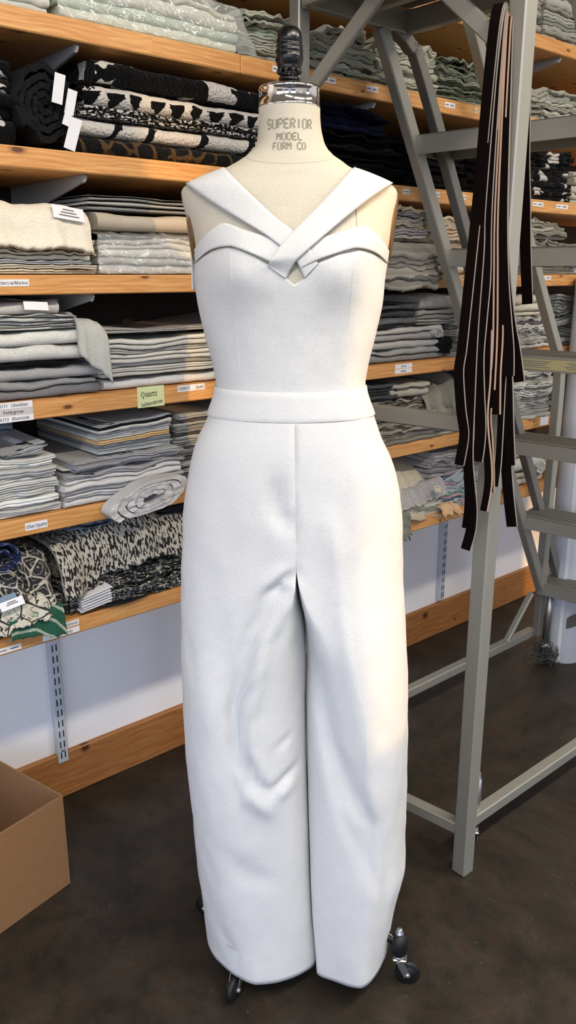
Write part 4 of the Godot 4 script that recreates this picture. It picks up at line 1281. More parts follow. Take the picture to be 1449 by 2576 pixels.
func cloth_layer(S: Dictionary, k: int) -> ArrayMesh:
	var w: float = S.w
	var nx := clampi(int(w / 0.0085), 12, 56)
	var st := new_st(); st.set_smooth_group(0)
	var rows := []
	var cen := []
	var uvs := []
	var x0: float = rng.randf_range(-S.jx, S.jx)
	var x1: float = w + rng.randf_range(-S.jx, S.jx)
	var zo: float = S.zf + rng.randf_range(-S.jz, S.jz)
	var skew := rng.randf_range(-S.jz, S.jz) * 0.7
	var raw: bool = rng.randf() < S.raw
	var gap: float = S.gap
	var plies: int = S.plies if raw else 1
	var nj := 6 if plies == 1 else 4
	var ply_off := [0.0, rng.randf_range(-0.004, 0.002), rng.randf_range(-0.003, 0.003)]
	var uo := rng.randf() * 3.0
	for c in nx + 1:
		var s := float(c) / nx
		var x := lerpf(x0, x1, s)
		var zf: float = zo + skew * (s - 0.5) + S.edge * nz.get_noise_2d(x * 55.0 + k * 7.3, k * 3.1 + S.seed) + S.jz * 0.8 * nz.get_noise_2d(x * 9.0, k * 2.7 + S.seed)
		var yh := iface(S, k + 1, x, zf)
		var yl := iface(S, k, x, zf) + gap
		if yh < yl + 0.0006: yh = yl + 0.0006
		var r := (yh - yl) * 0.5
		var ym := (yh + yl) * 0.5
		var dr: float = min(r * (0.55 if raw else 1.0), 0.02)
		var row := PackedVector3Array()
		var uv := PackedVector2Array()
		var arc := 0.0
		var zn := zf - dr
		var lastp := Vector3.ZERO
		var pr := []
		for z in [S.zb, lerpf(S.zb, zn, 0.55), lerpf(S.zb, zn, 0.85), lerpf(S.zb, zn, 0.96)]:
			pr.append(Vector3(x, max(iface(S, k + 1, x, z), iface(S, k, x, z) + gap + 0.0005), z))
		for q in plies:
			var pr2 := r / plies
			var pm := yh - pr2 * (2 * q + 1)
			for j in nj + 1:
				var a := PI * 0.5 - PI * j / nj
				var cz := cos(a)
				if raw: cz = pow(max(cz, 0.0), 0.35)
				var back := 0.004 if plies > 1 and (j == 0 and q > 0 or j == nj and q < plies - 1) else 0.0
				pr.append(Vector3(x, pm + pr2 * 0.94 * sin(a), zn + dr * cz - back + ply_off[q]))
		for z in [lerpf(S.zb, zn, 0.9), lerpf(S.zb, zn, 0.5), S.zb]:
			pr.append(Vector3(x, iface(S, k, x, z) + gap, z))
		for p in pr:
			if row.size(): arc += (p - lastp).length()
			lastp = p
			row.append(p); uv.append(Vector2(x + uo, arc + uo))
		rows.append(row); uvs.append(uv); cen.append(Vector3(x, ym, lerpf(S.zb, zf, 0.8)))
	grid(st, rows, cen, uvs)
	st.set_smooth_group(1)
	for e in [0, nx]:
		var R: PackedVector3Array = rows[e]
		var m := R.size()
		var inside: Vector3 = cen[1 if e == 0 else nx - 1] + Vector3(0.02 if e == 0 else -0.02, 0, 0)
		for j in m / 2:
			var a := R[j]
			var b := R[j + 1]
			var c2 := R[m - 1 - j]
			var d := R[m - 2 - j] if m - 2 - j > j else R[j + 1]
			tri(st, a, b, d, inside, Vector2(a.z, a.y), Vector2(b.z, b.y), Vector2(d.z, d.y)); tri(st, a, d, c2, inside, Vector2(a.z, a.y), Vector2(d.z, d.y), Vector2(c2.z, c2.y))
	return done(st)


const ORD := ["", "second", "third", "fourth", "fifth", "sixth", "seventh", "eighth", "ninth", "tenth", "eleventh", "twelfth", "thirteenth", "fourteenth", "fifteenth", "sixteenth", "seventeenth", "eighteenth", "nineteenth", "twentieth"]
var bulk_parts := {}


func bulk_cloth() -> void:
	# the many small layers in stacks that hardly show, as one object
	var am := ArrayMesh.new()
	for m in bulk_parts:
		var st := new_st()
		for p in bulk_parts[m]:
			st.append_from(p[0], 0, p[1])
		st.commit(am)
		am.surface_set_material(am.get_surface_count() - 1, m)
	var o := MeshInstance3D.new(); o.name = numbered("cloth_layers"); o.mesh = am; add_child(o)
	tag(o, "many small cloth layers stacked on the shelves behind the ladder and the hanging straps", "cloth")
	o.set_meta("kind", "stuff")


func stack(u0: float, u1: float, shelf: float, y0: float, h: float, n: int, cols: Array, label: String, opt := {}) -> Array:
	var S := {"w": u1 - u0, "h": h, "wave": 0.003, "freq": 16.0, "fan": 0.0, "tilt": 0.0, "sag": 0.0, "bow": 0.0, "droop": 0.0, "over": 0.0, "zb": 0.05, "zf": 0.35, "jx": 0.006, "jz": 0.008, "edge": 0.002, "raw": 0.5, "gap": 0.0009, "vary": 0.5, "t": "weave", "tn": "fabric_normal", "tile": 0.10, "name": "folded_cloth", "cat": "cloth", "turn": 0.0, "bulk": false, "plies": 2, "special": {}}
	S.merge(opt, true)
	S.seed = u0 * 13.7 + shelf * 31.0 + y0 * 50.0
	var cum := PackedFloat32Array([0.0])
	var tot := 0.0
	for k in n:
		tot += 1.0 + rng.randf_range(-S.vary, S.vary)
		cum.append(tot)
	for k in n + 1: cum[k] /= tot
	S.cum = cum
	var made := []
	var at := at_wall(u0, shelf + y0 + 0.0004, 0.0)
	if S.turn != 0.0:
		at = at * Transform3D(Basis.IDENTITY, Vector3(0, 0, 0.2)) * Transform3D(Basis(Vector3.UP, S.turn), Vector3.ZERO) * Transform3D(Basis.IDENTITY, Vector3(0, 0, -0.2))
	for k in n:
		var c: Color = cols[k % cols.size()] if not S.has("pick") else cols[rng.randi() % cols.size()]
		c = c * rng.randf_range(1.0, 1.11); c.a = 1.0; c = c.clamp()
		var m := fab(c, S.t, S.tn, S.tile)
		var lb := label
		var gr := label
		if n > 1:
			lb = ("lowest" if k == 0 else "topmost" if k == n - 1 else ORD[n - 1 - k] + "-highest") + " " + label
		if S.special.has(k):
			var sp: Array = S.special[k]
			lb = sp[0]; gr = ""
			m = sp[1]
		if n == 1:
			gr = ""
		if S.bulk:
			if not bulk_parts.has(m): bulk_parts[m] = []
			bulk_parts[m].append([cloth_layer(S, k), at])
			continue
		made.append(solo(S.name, cloth_layer(S, k), m, lb, S.cat, at, gr))
	return made


# a sheet that lies on top of a stack and hangs down in front of it
func drape(u0: float, u1: float, y: float, zb: float, zf: float, down: float, th: float, m: Material, label: String, opt := {}) -> MeshInstance3D:
	var S := {"wave": 0.004, "freq": 10.0, "tilt": 0.0, "hem": 0.004, "name": "draped_cloth", "cat": "cloth", "round": 0.03, "slant": 0.0, "lean": 0.02, "turn": 0.0, "bow": 0.0, "group": "", "hemtilt": 0.0}
	S.merge(opt, true)
	var w := u1 - u0
	var nx := clampi(int(w / 0.006), 16, 64)
	var st := new_st(); st.set_smooth_group(0)
	var rows := []
	var cen := []
	var uvs := []
	var sd := u0 * 7.7 + y * 5.0
	for c in nx + 1:
		var s := float(c) / nx
		var x := s * w
		var path := PackedVector2Array()     # (z, y)
		var wob: float = S.wave * nz.get_noise_2d(x * S.freq + sd, 2.0)
		var wob2: float = S.wave * 1.6 * nz.get_noise_2d(x * S.freq * 1.3 + sd, 9.0)
		var ty: float = S.tilt * (s - 0.5) + wob + S.bow * sin(s * PI)
		var R: float = S.round
		var z1: float = zf - R + wob2 + S.slant * (s - 0.5)
		for f in [0.0, 0.4, 0.75, 0.92]:
			path.append(Vector2(lerpf(zb, z1, f), ty + wob * 0.5 * f))
		for j in 8:
			var a := PI * 0.5 * j / 7.0
			path.append(Vector2(z1 + R * sin(a), ty + wob * 0.5 - R * (1.0 - cos(a))))
		var dn: float = max(0.004, down - R + S.hem * nz.get_noise_2d(x * 38.0 + sd, 5.0) * 2.0 + S.hemtilt * (s - 0.5))
		for j in range(1, 9):
			var f := j / 8.0
			path.append(Vector2(z1 + R + S.lean * f * f + wob2 * f * 1.2, ty + wob * 0.5 - R - dn * f))
		var row := PackedVector3Array()
		var uv := PackedVector2Array()
		var arc := 0.0
		var n := path.size()
		var mid := Vector3.ZERO
		for pass_ in 2:
			for i in n:
				var j := i if pass_ == 0 else n - 1 - i
				var t: Vector2 = (path[min(j + 1, n - 1)] - path[max(j - 1, 0)]).normalized()
				var nn := Vector2(-t.y, t.x)
				if nn.y < 0.0 and j < 4: nn = -nn
				var p: Vector2 = path[j] + (nn * th * 0.5 if pass_ == 0 else -nn * th * 0.5)
				row.append(Vector3(x, p.y, p.x))
				if i > 0 and pass_ == 0: arc += path[j].distance_to(path[j - 1])
				if i > 0 and pass_ == 1: arc -= path[j].distance_to(path[j + 1])
				uv.append(Vector2(x, arc))
		rows.append(row); uvs.append(uv)
		cen.append(Vector3(x, ty - 0.05, z1 - 0.05))
	# orient by the local thickness: outside is away from the paired point
	for r in rows.size() - 1:
		var A: PackedVector3Array = rows[r]
		var B: PackedVector3Array = rows[r + 1]
		var ua: PackedVector2Array = uvs[r]
		var ub: PackedVector2Array = uvs[r + 1]
		var n := A.size()
		for k in n:
			var k2 := (k + 1) % n
			var c := (A[n - 1 - k] + A[n - 1 - k2] + B[n - 1 - k]) / 3.0
			if k == n / 2 - 1: c = (A[k - 1] + A[k2 + 1]) * 0.5
			if k == n - 1: c = (A[k - 1] + A[1]) * 0.5
			tri(st, A[k], A[k2], B[k2], c, ua[k], ua[k2], ub[k2]); tri(st, A[k], B[k2], B[k], c, ua[k], ub[k2], ub[k])
	st.set_smooth_group(1)
	for e in [0, rows.size() - 1]:
		var R2: PackedVector3Array = rows[e]
		var n := R2.size()
		var dx := Vector3(0.02 if e == 0 else -0.02, 0, 0)
		for k in n / 2 - 1:
			tri(st, R2[k], R2[k + 1], R2[n - 2 - k], R2[k] + dx); tri(st, R2[k], R2[n - 2 - k], R2[n - 1 - k], R2[k] + dx)
	var at := at_wall(u0, y, 0.0)
	if S.turn != 0.0:
		at = at * Transform3D(Basis.IDENTITY, Vector3(w * 0.5, 0, 0.2)) * Transform3D(Basis(Vector3.UP, S.turn), Vector3.ZERO) * Transform3D(Basis.IDENTITY, Vector3(-w * 0.5, 0, -0.2))
	return solo(S.name, done(st), m, label, S.cat, at, S.group)


# a cloth rolled or folded over itself, its end towards the room: a spiral in the x-y plane, drawn out along z
func coil(u: float, y: float, rx: float, ry: float, turns: float, z0: float, z1: float, m: Material, label: String, opt := {}) -> MeshInstance3D:
	var S := {"tilt": 0.0, "pitch": 0.0, "turn": 0.0, "wob": 0.12, "fill": 0.72, "name": "rolled_cloth", "core": 0.12, "group": ""}
	S.merge(opt, true)
	var st := new_st(); st.set_smooth_group(0)
	var n := int(turns * 44)
	var A := []
	var rows := []
	for zi in 9:
		var z: float = lerpf(z0, z1, zi / 8.0)
		var o := PackedVector3Array()
		for pass_ in 2:
			for i in n + 1:
				var j := i if pass_ == 0 else n - i
				var f := float(j) / n
				var a := TAU * turns * f
				var k: float = lerpf(S.core, 1.0, f)
				var wv: float = 1.0 + S.wob * nz.get_noise_3d(cos(a) * 1.4 + u * 9.0, sin(a) * 1.4 + y * 7.0, f * 0.6 + z * 1.5)
				var sp: float = (1.0 - S.core) / turns * S.fill
				var kk: float = (k - (sp if pass_ == 1 else 0.0)) * wv
				var zz: float = z + (0.006 * nz.get_noise_2d(a * 1.5, f * 3.0) if zi == 8 else 0.0)
				o.append(Vector3(rx * kk * cos(a), ry * kk * sin(a), zz))
		rows.append(o)
	var half := n + 1
	for r in 8:
		var P: PackedVector3Array = rows[r]
		var Q: PackedVector3Array = rows[r + 1]
		var cnt := P.size()
		for i in cnt:
			var i2 := (i + 1) % cnt
			var c := (P[cnt - 1 - i] + Q[cnt - 1 - i2]) * 0.5
			var u1 := Vector2(i * 0.004, P[i].z)
			var u2 := Vector2(i * 0.004 + 0.004, P[i].z)
			var u3 := Vector2(i * 0.004 + 0.004, Q[i].z)
			var u4 := Vector2(i * 0.004, Q[i].z)
			tri(st, P[i], P[i2], Q[i2], c, u1, u2, u3); tri(st, P[i], Q[i2], Q[i], c, u1, u3, u4)
	st.set_smooth_group(1)
	for e in [0, 8]:
		var P: PackedVector3Array = rows[e]
		var cnt := P.size()
		var inside := Vector3(0, 0, (z0 + z1) * 0.5)
		for i in half - 1:
			var c := P[i] + Vector3(0, 0, inside.z - P[i].z)
			tri(st, P[i], P[i + 1], P[cnt - 2 - i], c, Vector2(i * 0.004, 0), Vector2(i * 0.004 + 0.004, 0), Vector2(i * 0.004 + 0.004, 0.004)); tri(st, P[i], P[cnt - 2 - i], P[cnt - 1 - i], c, Vector2(i * 0.004, 0), Vector2(i * 0.004 + 0.004, 0.004), Vector2(i * 0.004, 0.004))
	var at := at_wall(u, y, 0.0) * Transform3D(Basis(Vector3.UP, S.turn) * Basis(Vector3.BACK, S.tilt), Vector3.ZERO)
	return solo(S.name, done(st), m, label, "cloth", at, S.group)


# crumpled clear film over the front, top and left end of a stack
func film(u0: float, u1: float, y: float, h: float, zf: float, label: String, tail := 0.0) -> void:
	var st := new_st(); st.set_smooth_group(0)
	var w := u1 - u0
	var rows := []
	var cen := []
	for c in 71:
		var s := c / 70.0
		var x := -0.006 + (w + 0.012 + tail) * s
		var k: float = 1.0 - smoothstep(w - 0.01, w + tail + 0.006, x) * 0.75
		var row := PackedVector3Array()
		for j in 40:
			var f := j / 39.0
			var p: Vector3
			if f < 0.45:
				p = Vector3(x, h * k, lerpf(0.06, zf, f / 0.45))
			else:
				p = Vector3(x, lerpf(h * k, 0.001, (f - 0.45) / 0.55), zf)
			var cr := nz.get_noise_3d(p.x * 26.0, p.y * 30.0, p.z * 20.0 + u0) * 0.006 + nz.get_noise_3d(p.x * 70.0, p.y * 80.0, p.z * 60.0) * 0.0025
			p += (Vector3(0, 1, 0) if f < 0.42 else Vector3(0, 0.2, 1)) * (0.006 + cr)
			p.y = max(p.y, 0.001)
			row.append(p)
		rows.append(row); cen.append(Vector3(x, h * 0.4 * k, 0.2))
	grid(st, rows, cen, [])
	solo("plastic_bag", done(st), M.film, label, "bag", at_wall(u0, y, 0))


func paper(u: float, y: float, v: float, w: float, h: float, label: String, opt := {}) -> void:
	# a small paper tag on cloth; «face» turns it up from standing
	var face: float = opt.get("face", 0.0)
	var bs := Basis(Vector3.BACK, opt.get("turn", 0.0)) * Basis(Vector3.RIGHT, -face)
	if opt.has("yaw"): bs = Basis(Vector3.UP, opt.yaw) * bs
	var o := thing("paper_tag", label, "paper tag", wt * Transform3D(bs, Vector3(u, y, v)), opt.get("group", ""))
	mesh_node("card", box_mesh(Vector3(w, h, 0.0007), 0.0002), opt.get("mat", M.paper), o)
	if opt.has("lines"):
		for k in int(opt.lines):
			mesh_node("print_line", box_mesh(Vector3(w * (0.5 + 0.2 * ((k * 7) % 3)) * 0.7, 0.0022, 0.0004), 0.0, Vector3(0, h * (0.22 - 0.22 * k), 0.0012)), M.ink_pale, o)


func cloths() -> void:
	shelf_one()
	shelf_two()
	shelf_three()
	shelf_four()
	shelf_five()
	shelf_six()
	bulk_cloth()


func C(r: float, g: float, b: float) -> Color:
	return Color(r, g, b)


func shelf_one() -> void:
	var y: float = SHELVES[1]
	# topmost shelf, far right
	stack(2.18, 2.36, SHELVES[0], 0.0, 0.15, 9, [C(.64, .64, .58), C(.72, .71, .66)], "pale grey-green cloth on the topmost shelf between post and near stringer", {"wave": .006, "t": "heather", "bulk": true})
	stack(2.38, 2.85, SHELVES[0], 0.0, 0.16, 9, [C(.70, .70, .66), C(.60, .61, .57)], "cream and grey cloth layer on the topmost shelf at the upper right corner", {"wave": .006, "t": "slub", "bulk": true})
	stack(0.52, 0.79, y, 0.0, 0.05, 3, [C(.80, .81, .78)], "pale folded cloth left of the bagged mint terry cloth", {"raw": 0.0})
	stack(0.805, 1.215, y, 0.0, 0.083, 4, [C(.84, .86, .78), C(.74, .80, .72), C(.88, .88, .82)], "mint and cream terry cloth folded in the clear plastic bag", {"raw": 0.0, "t": "slub", "tn": "fuzz_normal", "wave": .0045, "freq": 11.0, "tile": .14, "zf": .355, "sag": .006, "jz": .004})
	film(0.80, 1.215, y, 0.088, 0.364, "clear crinkled plastic bag round the mint and cream terry cloths", 0.035)
	stack(1.05, 1.20, y, 0.094, 0.03, 2, [C(.85, .85, .82)], "white cloth with dark stripes lying on top of the bagged terry cloth", {"t": "pinstripe", "zf": .30})
	var pale := [C(.72, .73, .67), C(.64, .67, .61), C(.77, .76, .71), C(.69, .69, .64)]
	stack(1.232, 1.405, y, 0.0, 0.095, 9, pale, "thin pale grey-green cloth in the ruffled stack left of the black knob", {"wave": .007, "freq": 20.0, "jz": .016, "jx": .012, "edge": .004, "raw": .8, "gap": .0014})
	stack(1.415, 1.655, y, 0.0, 0.075, 9, pale, "thin rippled pale green cloth in the stack right of the black knob", {"wave": .008, "freq": 15.0, "jz": .012, "jx": .010, "edge": .003, "raw": .7, "gap": .0014, "bow": .012})
	stack(1.50, 1.62, y, 0.082, 0.028, 3, [C(.78, .78, .74), C(.70, .71, .67)], "small ruffled pale cloth on top of the rippled green stack", {"wave": .008, "freq": 25.0, "jz": .012, "zf": .34})
	stack(1.665, 1.885, y, 0.0, 0.112, 10, [C(.74, .74, .68), C(.66, .68, .62), C(.80, .79, .74)], "thin pale cloth in the tall stack seen between the two far stringers", {"wave": .007, "freq": 18.0, "jz": .014, "jx": .010, "edge": .003, "raw": .7, "gap": .0014})
	stack(1.895, 2.13, y, 0.0, 0.100, 14, [C(.50, .53, .47), C(.60, .63, .57), C(.44, .46, .41)], "thin grey-green cloth in the dark stack left of the hanging straps", {"wave": .007, "freq": 20.0, "jz": .012, "edge": .003, "raw": .8, "gap": .0016, "bulk": true})
	stack(2.15, 2.40, y, 0.0, 0.085, 9, [C(.70, .70, .65), C(.62, .63, .58)], "pale crumpled cloth just right of the ladder post, one shelf below the topmost", {"wave": .008, "freq": 14.0, "jz": .014, "raw": .5, "bulk": true})
	stack(2.41, 2.85, y, 0.0, 0.095, 8, [C(.73, .73, .69), C(.64, .65, .60)], "pale cloth in the stack under the near stringer, second shelf from the top", {"wave": .007, "freq": 12.0, "jz": .012, "raw": .4, "bulk": true})


func shelf_two() -> void:
	var y: float = SHELVES[2]
	var black := C(.045, .045, .047)
	var K := fab(Color.WHITE, "leaf", "fuzz_normal", .34)
	stack(0.46, 0.700, y, 0.0, 0.150, 5, [Color.WHITE], "black and white patterned cloth left of the black curled cloth", {"t": "leaf", "tn": "fuzz_normal", "tile": .26, "raw": 0.0, "wave": .004, "jz": .010})
	coil(0.762, y + 0.077, 0.060, 0.075, 4.6, 0.06, 0.355, fab(C(.12, .12, .125), "heather", "fuzz_normal", .10), "black cloth stood on its folded side, its many plies curling at the front", {"wob": .22, "fill": .80, "core": .10})
	for a in [[0.783, 0.105, .020, .052, -0.20, "white paper tag hanging highest on the black curled cloth"], [0.806, 0.085, .018, .044, -0.25, "white paper tag in the middle of the three on the black curled cloth"], [0.806, 0.030, .022, .058, -0.32, "white paper tag lowest on the black curled cloth, by the shelf edge"], [0.798, 0.060, .014, .034, -0.35, "small white paper tag tucked between the larger tags on the black curled cloth"]]:
		paper(a[0], y + a[1], 0.372, a[2], a[3], a[5], {"turn": a[4], "yaw": -0.2})
	var o := {"tn": "fuzz_normal", "raw": 0.0, "jx": 0.002, "jz": .004, "wave": .003, "freq": 7.0, "zf": .355}
	stack(0.812, 1.42, y, 0.0, 0.032, 1, [Color.WHITE], "brown and black lattice-patterned thick cloth at the bottom of the patterned stack", o.merged({"t": "lattice", "tile": .36}, true))
	stack(0.822, 1.42, y, 0.033, 0.032, 1, [Color.WHITE], "white thick cloth with a few broad black bands, above the brown lattice cloth", o.merged({"t": "band", "tile": .34}, true))
	stack(0.828, 1.42, y, 0.066, 0.020, 3, [Color.WHITE], "thin black and white cloth squeezed between the thicker patterned folds", o.merged({"t": "speck", "tile": .30, "jz": .008}, true))
	stack(0.845, 1.42, y, 0.087, 0.040, 1, [Color.WHITE], "thick cloth with a row of black teeth on white, under the topmost leaf-patterned one", o.merged({"t": "tooth", "tile": .30, "tilt": -.004}, true))
	stack(0.868, 1.42, y, 0.128, 0.043, 1, [Color.WHITE], "thick black cloth with scattered white leaf shapes, topmost of the patterned stack", o.merged({"t": "leaf", "tile": .42, "tilt": -.008}, true))
	coil(0.852, y + 0.112, 0.026, 0.022, 2.4, 0.08, 0.345, fab(black, "heather", "fuzz_normal", .1), "black rolled end of cloth beside the toothed black and white cloth", {"wob": .1})
	var dk := [C(.055, .055, .06), C(.075, .078, .09), C(.045, .045, .048), C(.06, .065, .11)]
	stack(1.43, 1.765, y, 0.0, 0.105, 13, dk, "thin black cloth in the dark stack just right of the neck", {"wave": .006, "freq": 12.0, "jz": .018, "jx": .012, "edge": .003, "raw": .7, "gap": .0014, "bulk": true})
	stack(1.44, 1.70, y, 0.112, 0.055, 4, [C(.05, .065, .17), C(.045, .055, .13)], "dark navy cloth on top of the black stack right of the neck", {"wave": .006, "freq": 9.0, "jz": .02, "tilt": -.02, "raw": .3})
	stack(1.775, 2.03, y, 0.0, 0.115, 12, [C(.06, .06, .062), C(.085, .085, .088)], "thin black cloth in the stack behind the third tread from the top", {"wave": .006, "freq": 14.0, "jz": .014, "raw": .7, "gap": .0014, "bulk": true})
	stack(2.04, 2.28, y, 0.0, 0.13, 8, [C(.07, .07, .072)], "black cloth in the stack hidden behind the hanging straps", {"wave": .005, "jz": .012, "bulk": true})
	stack(2.30, 2.60, y, 0.0, 0.150, 9, [Color.WHITE], "black and white patterned cloth in the stack right of the ladder post", {"t": "leaf", "tn": "fuzz_normal", "tile": .40, "wave": .006, "jz": .014, "raw": .2})
	stack(2.61, 2.90, y, 0.0, 0.100, 5, [C(.74, .72, .66), C(.68, .66, .60)], "cream cloth at the right edge beside the patterned black and white stack", {"t": "slub", "wave": .005, "raw": .1})


func shelf_three() -> void:
	var y: float = SHELVES[3]
	var cr := [C(.82, .78, .69), C(.74, .71, .64), C(.67, .69, .70), C(.84, .81, .73)]
	stack(0.45, 0.845, y, 0.0, 0.064, 8, cr, "thin wavy-edged cream cloth in the stack under the nubby cream throw", {"wave": .0045, "freq": 26.0, "jz": .008, "jx": .010, "edge": .003, "raw": .5, "gap": .0014})
	stack(0.45, 0.825, y, 0.066, 0.050, 2, [C(.80, .76, .67)], "thick cream cloth folded inside the nubby cream throw", {"zf": .325, "raw": 0.0, "t": "slub"})
	drape(0.45, 0.835, y + 0.132, 0.05, 0.362, 0.078, 0.010, fab(C(.96, .925, .85), "slub", "fuzz_normal", .09), "thick nubby cream throw draped over its stack, a paper label pinned on", {"wave": .006, "freq": 7.0, "round": .038, "lean": .012, "hem": .0014, "tilt": -.016})
	paper(0.787, y + 0.114, 0.3685, .066, .028, "white printed paper label with clipped corners on the nubby cream throw", {"turn": -0.12, "face": 0.45, "lines": 3})
	stack(0.86, 1.32, y, 0.0, 0.070, 5, [C(.76, .75, .72), C(.70, .70, .68), C(.80, .79, .75)], "white-grey cloth folded inside the plastic bag behind the form's shoulder", {"raw": 0.0, "wave": .004, "freq": 9.0, "jz": .004, "zf": .345})
	film(0.855, 1.30, y, 0.078, 0.356, "clear plastic bag round the white-grey cloths, third shelf in full view", 0.02)
	stack(0.852, 1.32, y, 0.086, 0.034, 1, [C(.76, .71, .64)], "thick beige cloth lying on the plastic bag", {"raw": 0.0, "wave": .003, "freq": 6.0})
	stack(0.842, 1.32, y, 0.122, 0.030, 4, [C(.55, .55, .54), C(.64, .64, .62)], "thin stiff grey cloth above the beige cloth, dark gaps between the layers", {"raw": .3, "wave": .0015, "freq": 5.0, "gap": .0034, "jz": .006})
	# right of the form
	var ps := {"t": "pinstripe", "tile": .05, "raw": 0.0, "wave": .004, "freq": 10.0, "zf": .404, "over": 0.8, "jz": .006, "jx": .012, "gap": .0012}
	stack(1.60, 1.885, y, 0.0, 0.082, 6, [C(.74, .74, .72), C(.66, .66, .65), C(.80, .79, .77)], "grey pinstriped cloth of the bundle overhanging the shelf right of the bodice", ps)
	stack(1.60, 1.88, y, 0.086, 0.090, 8, [C(.66, .64, .58), C(.72, .70, .66), C(.60, .58, .60), C(.74, .68, .58)], "thin wavy mixed beige and lilac-grey cloth above the pinstriped bundle", {"wave": .008, "freq": 17.0, "jz": .014, "jx": .012, "edge": .003, "raw": .7, "gap": .0014})
	stack(1.905, 2.07, y, 0.0, 0.070, 3, [C(.82, .78, .70), C(.78, .75, .69)], "smooth cream cloth folded thick beside the pinstriped bundle", {"raw": 0.0, "wave": .003})
	stack(1.90, 2.07, y, 0.072, 0.085, 6, [C(.78, .68, .56), C(.74, .71, .64), C(.80, .73, .62)], "peach and beige cloth on top of the smooth cream folds", {"wave": .007, "freq": 14.0, "jz": .010, "raw": .4})
	stack(2.08, 2.29, y, 0.0, 0.13, 9, [C(.70, .69, .66), C(.62, .61, .58)], "grey cloth in the stack behind the hanging straps, level with the bodice", {"wave": .006, "jz": .012, "bulk": true})
	stack(2.30, 2.66, y, 0.0, 0.105, 9, [C(.74, .73, .69), C(.66, .66, .63)], "striped pale cloth in the wavy stack behind the second tread from the top", {"t": "pinstripe", "tile": .07, "wave": .010, "freq": 10.0, "jz": .014, "edge": .003, "raw": .6, "sag": .012})
	stack(2.30, 2.60, y, 0.110, 0.060, 5, [C(.70, .70, .66), C(.62, .62, .59)], "rumpled marbled cloth on top of the striped pale stack", {"t": "marble", "tile": .14, "wave": .014, "freq": 8.0, "jz": .018, "tilt": -.05, "raw": .5, "bulk": true})
	stack(2.67, 2.95, y, 0.0, 0.10, 8, [C(.68, .69, .70), C(.60, .62, .64)], "blue-grey cloth at the right edge beside the striped pale stack", {"wave": .005, "bulk": true})


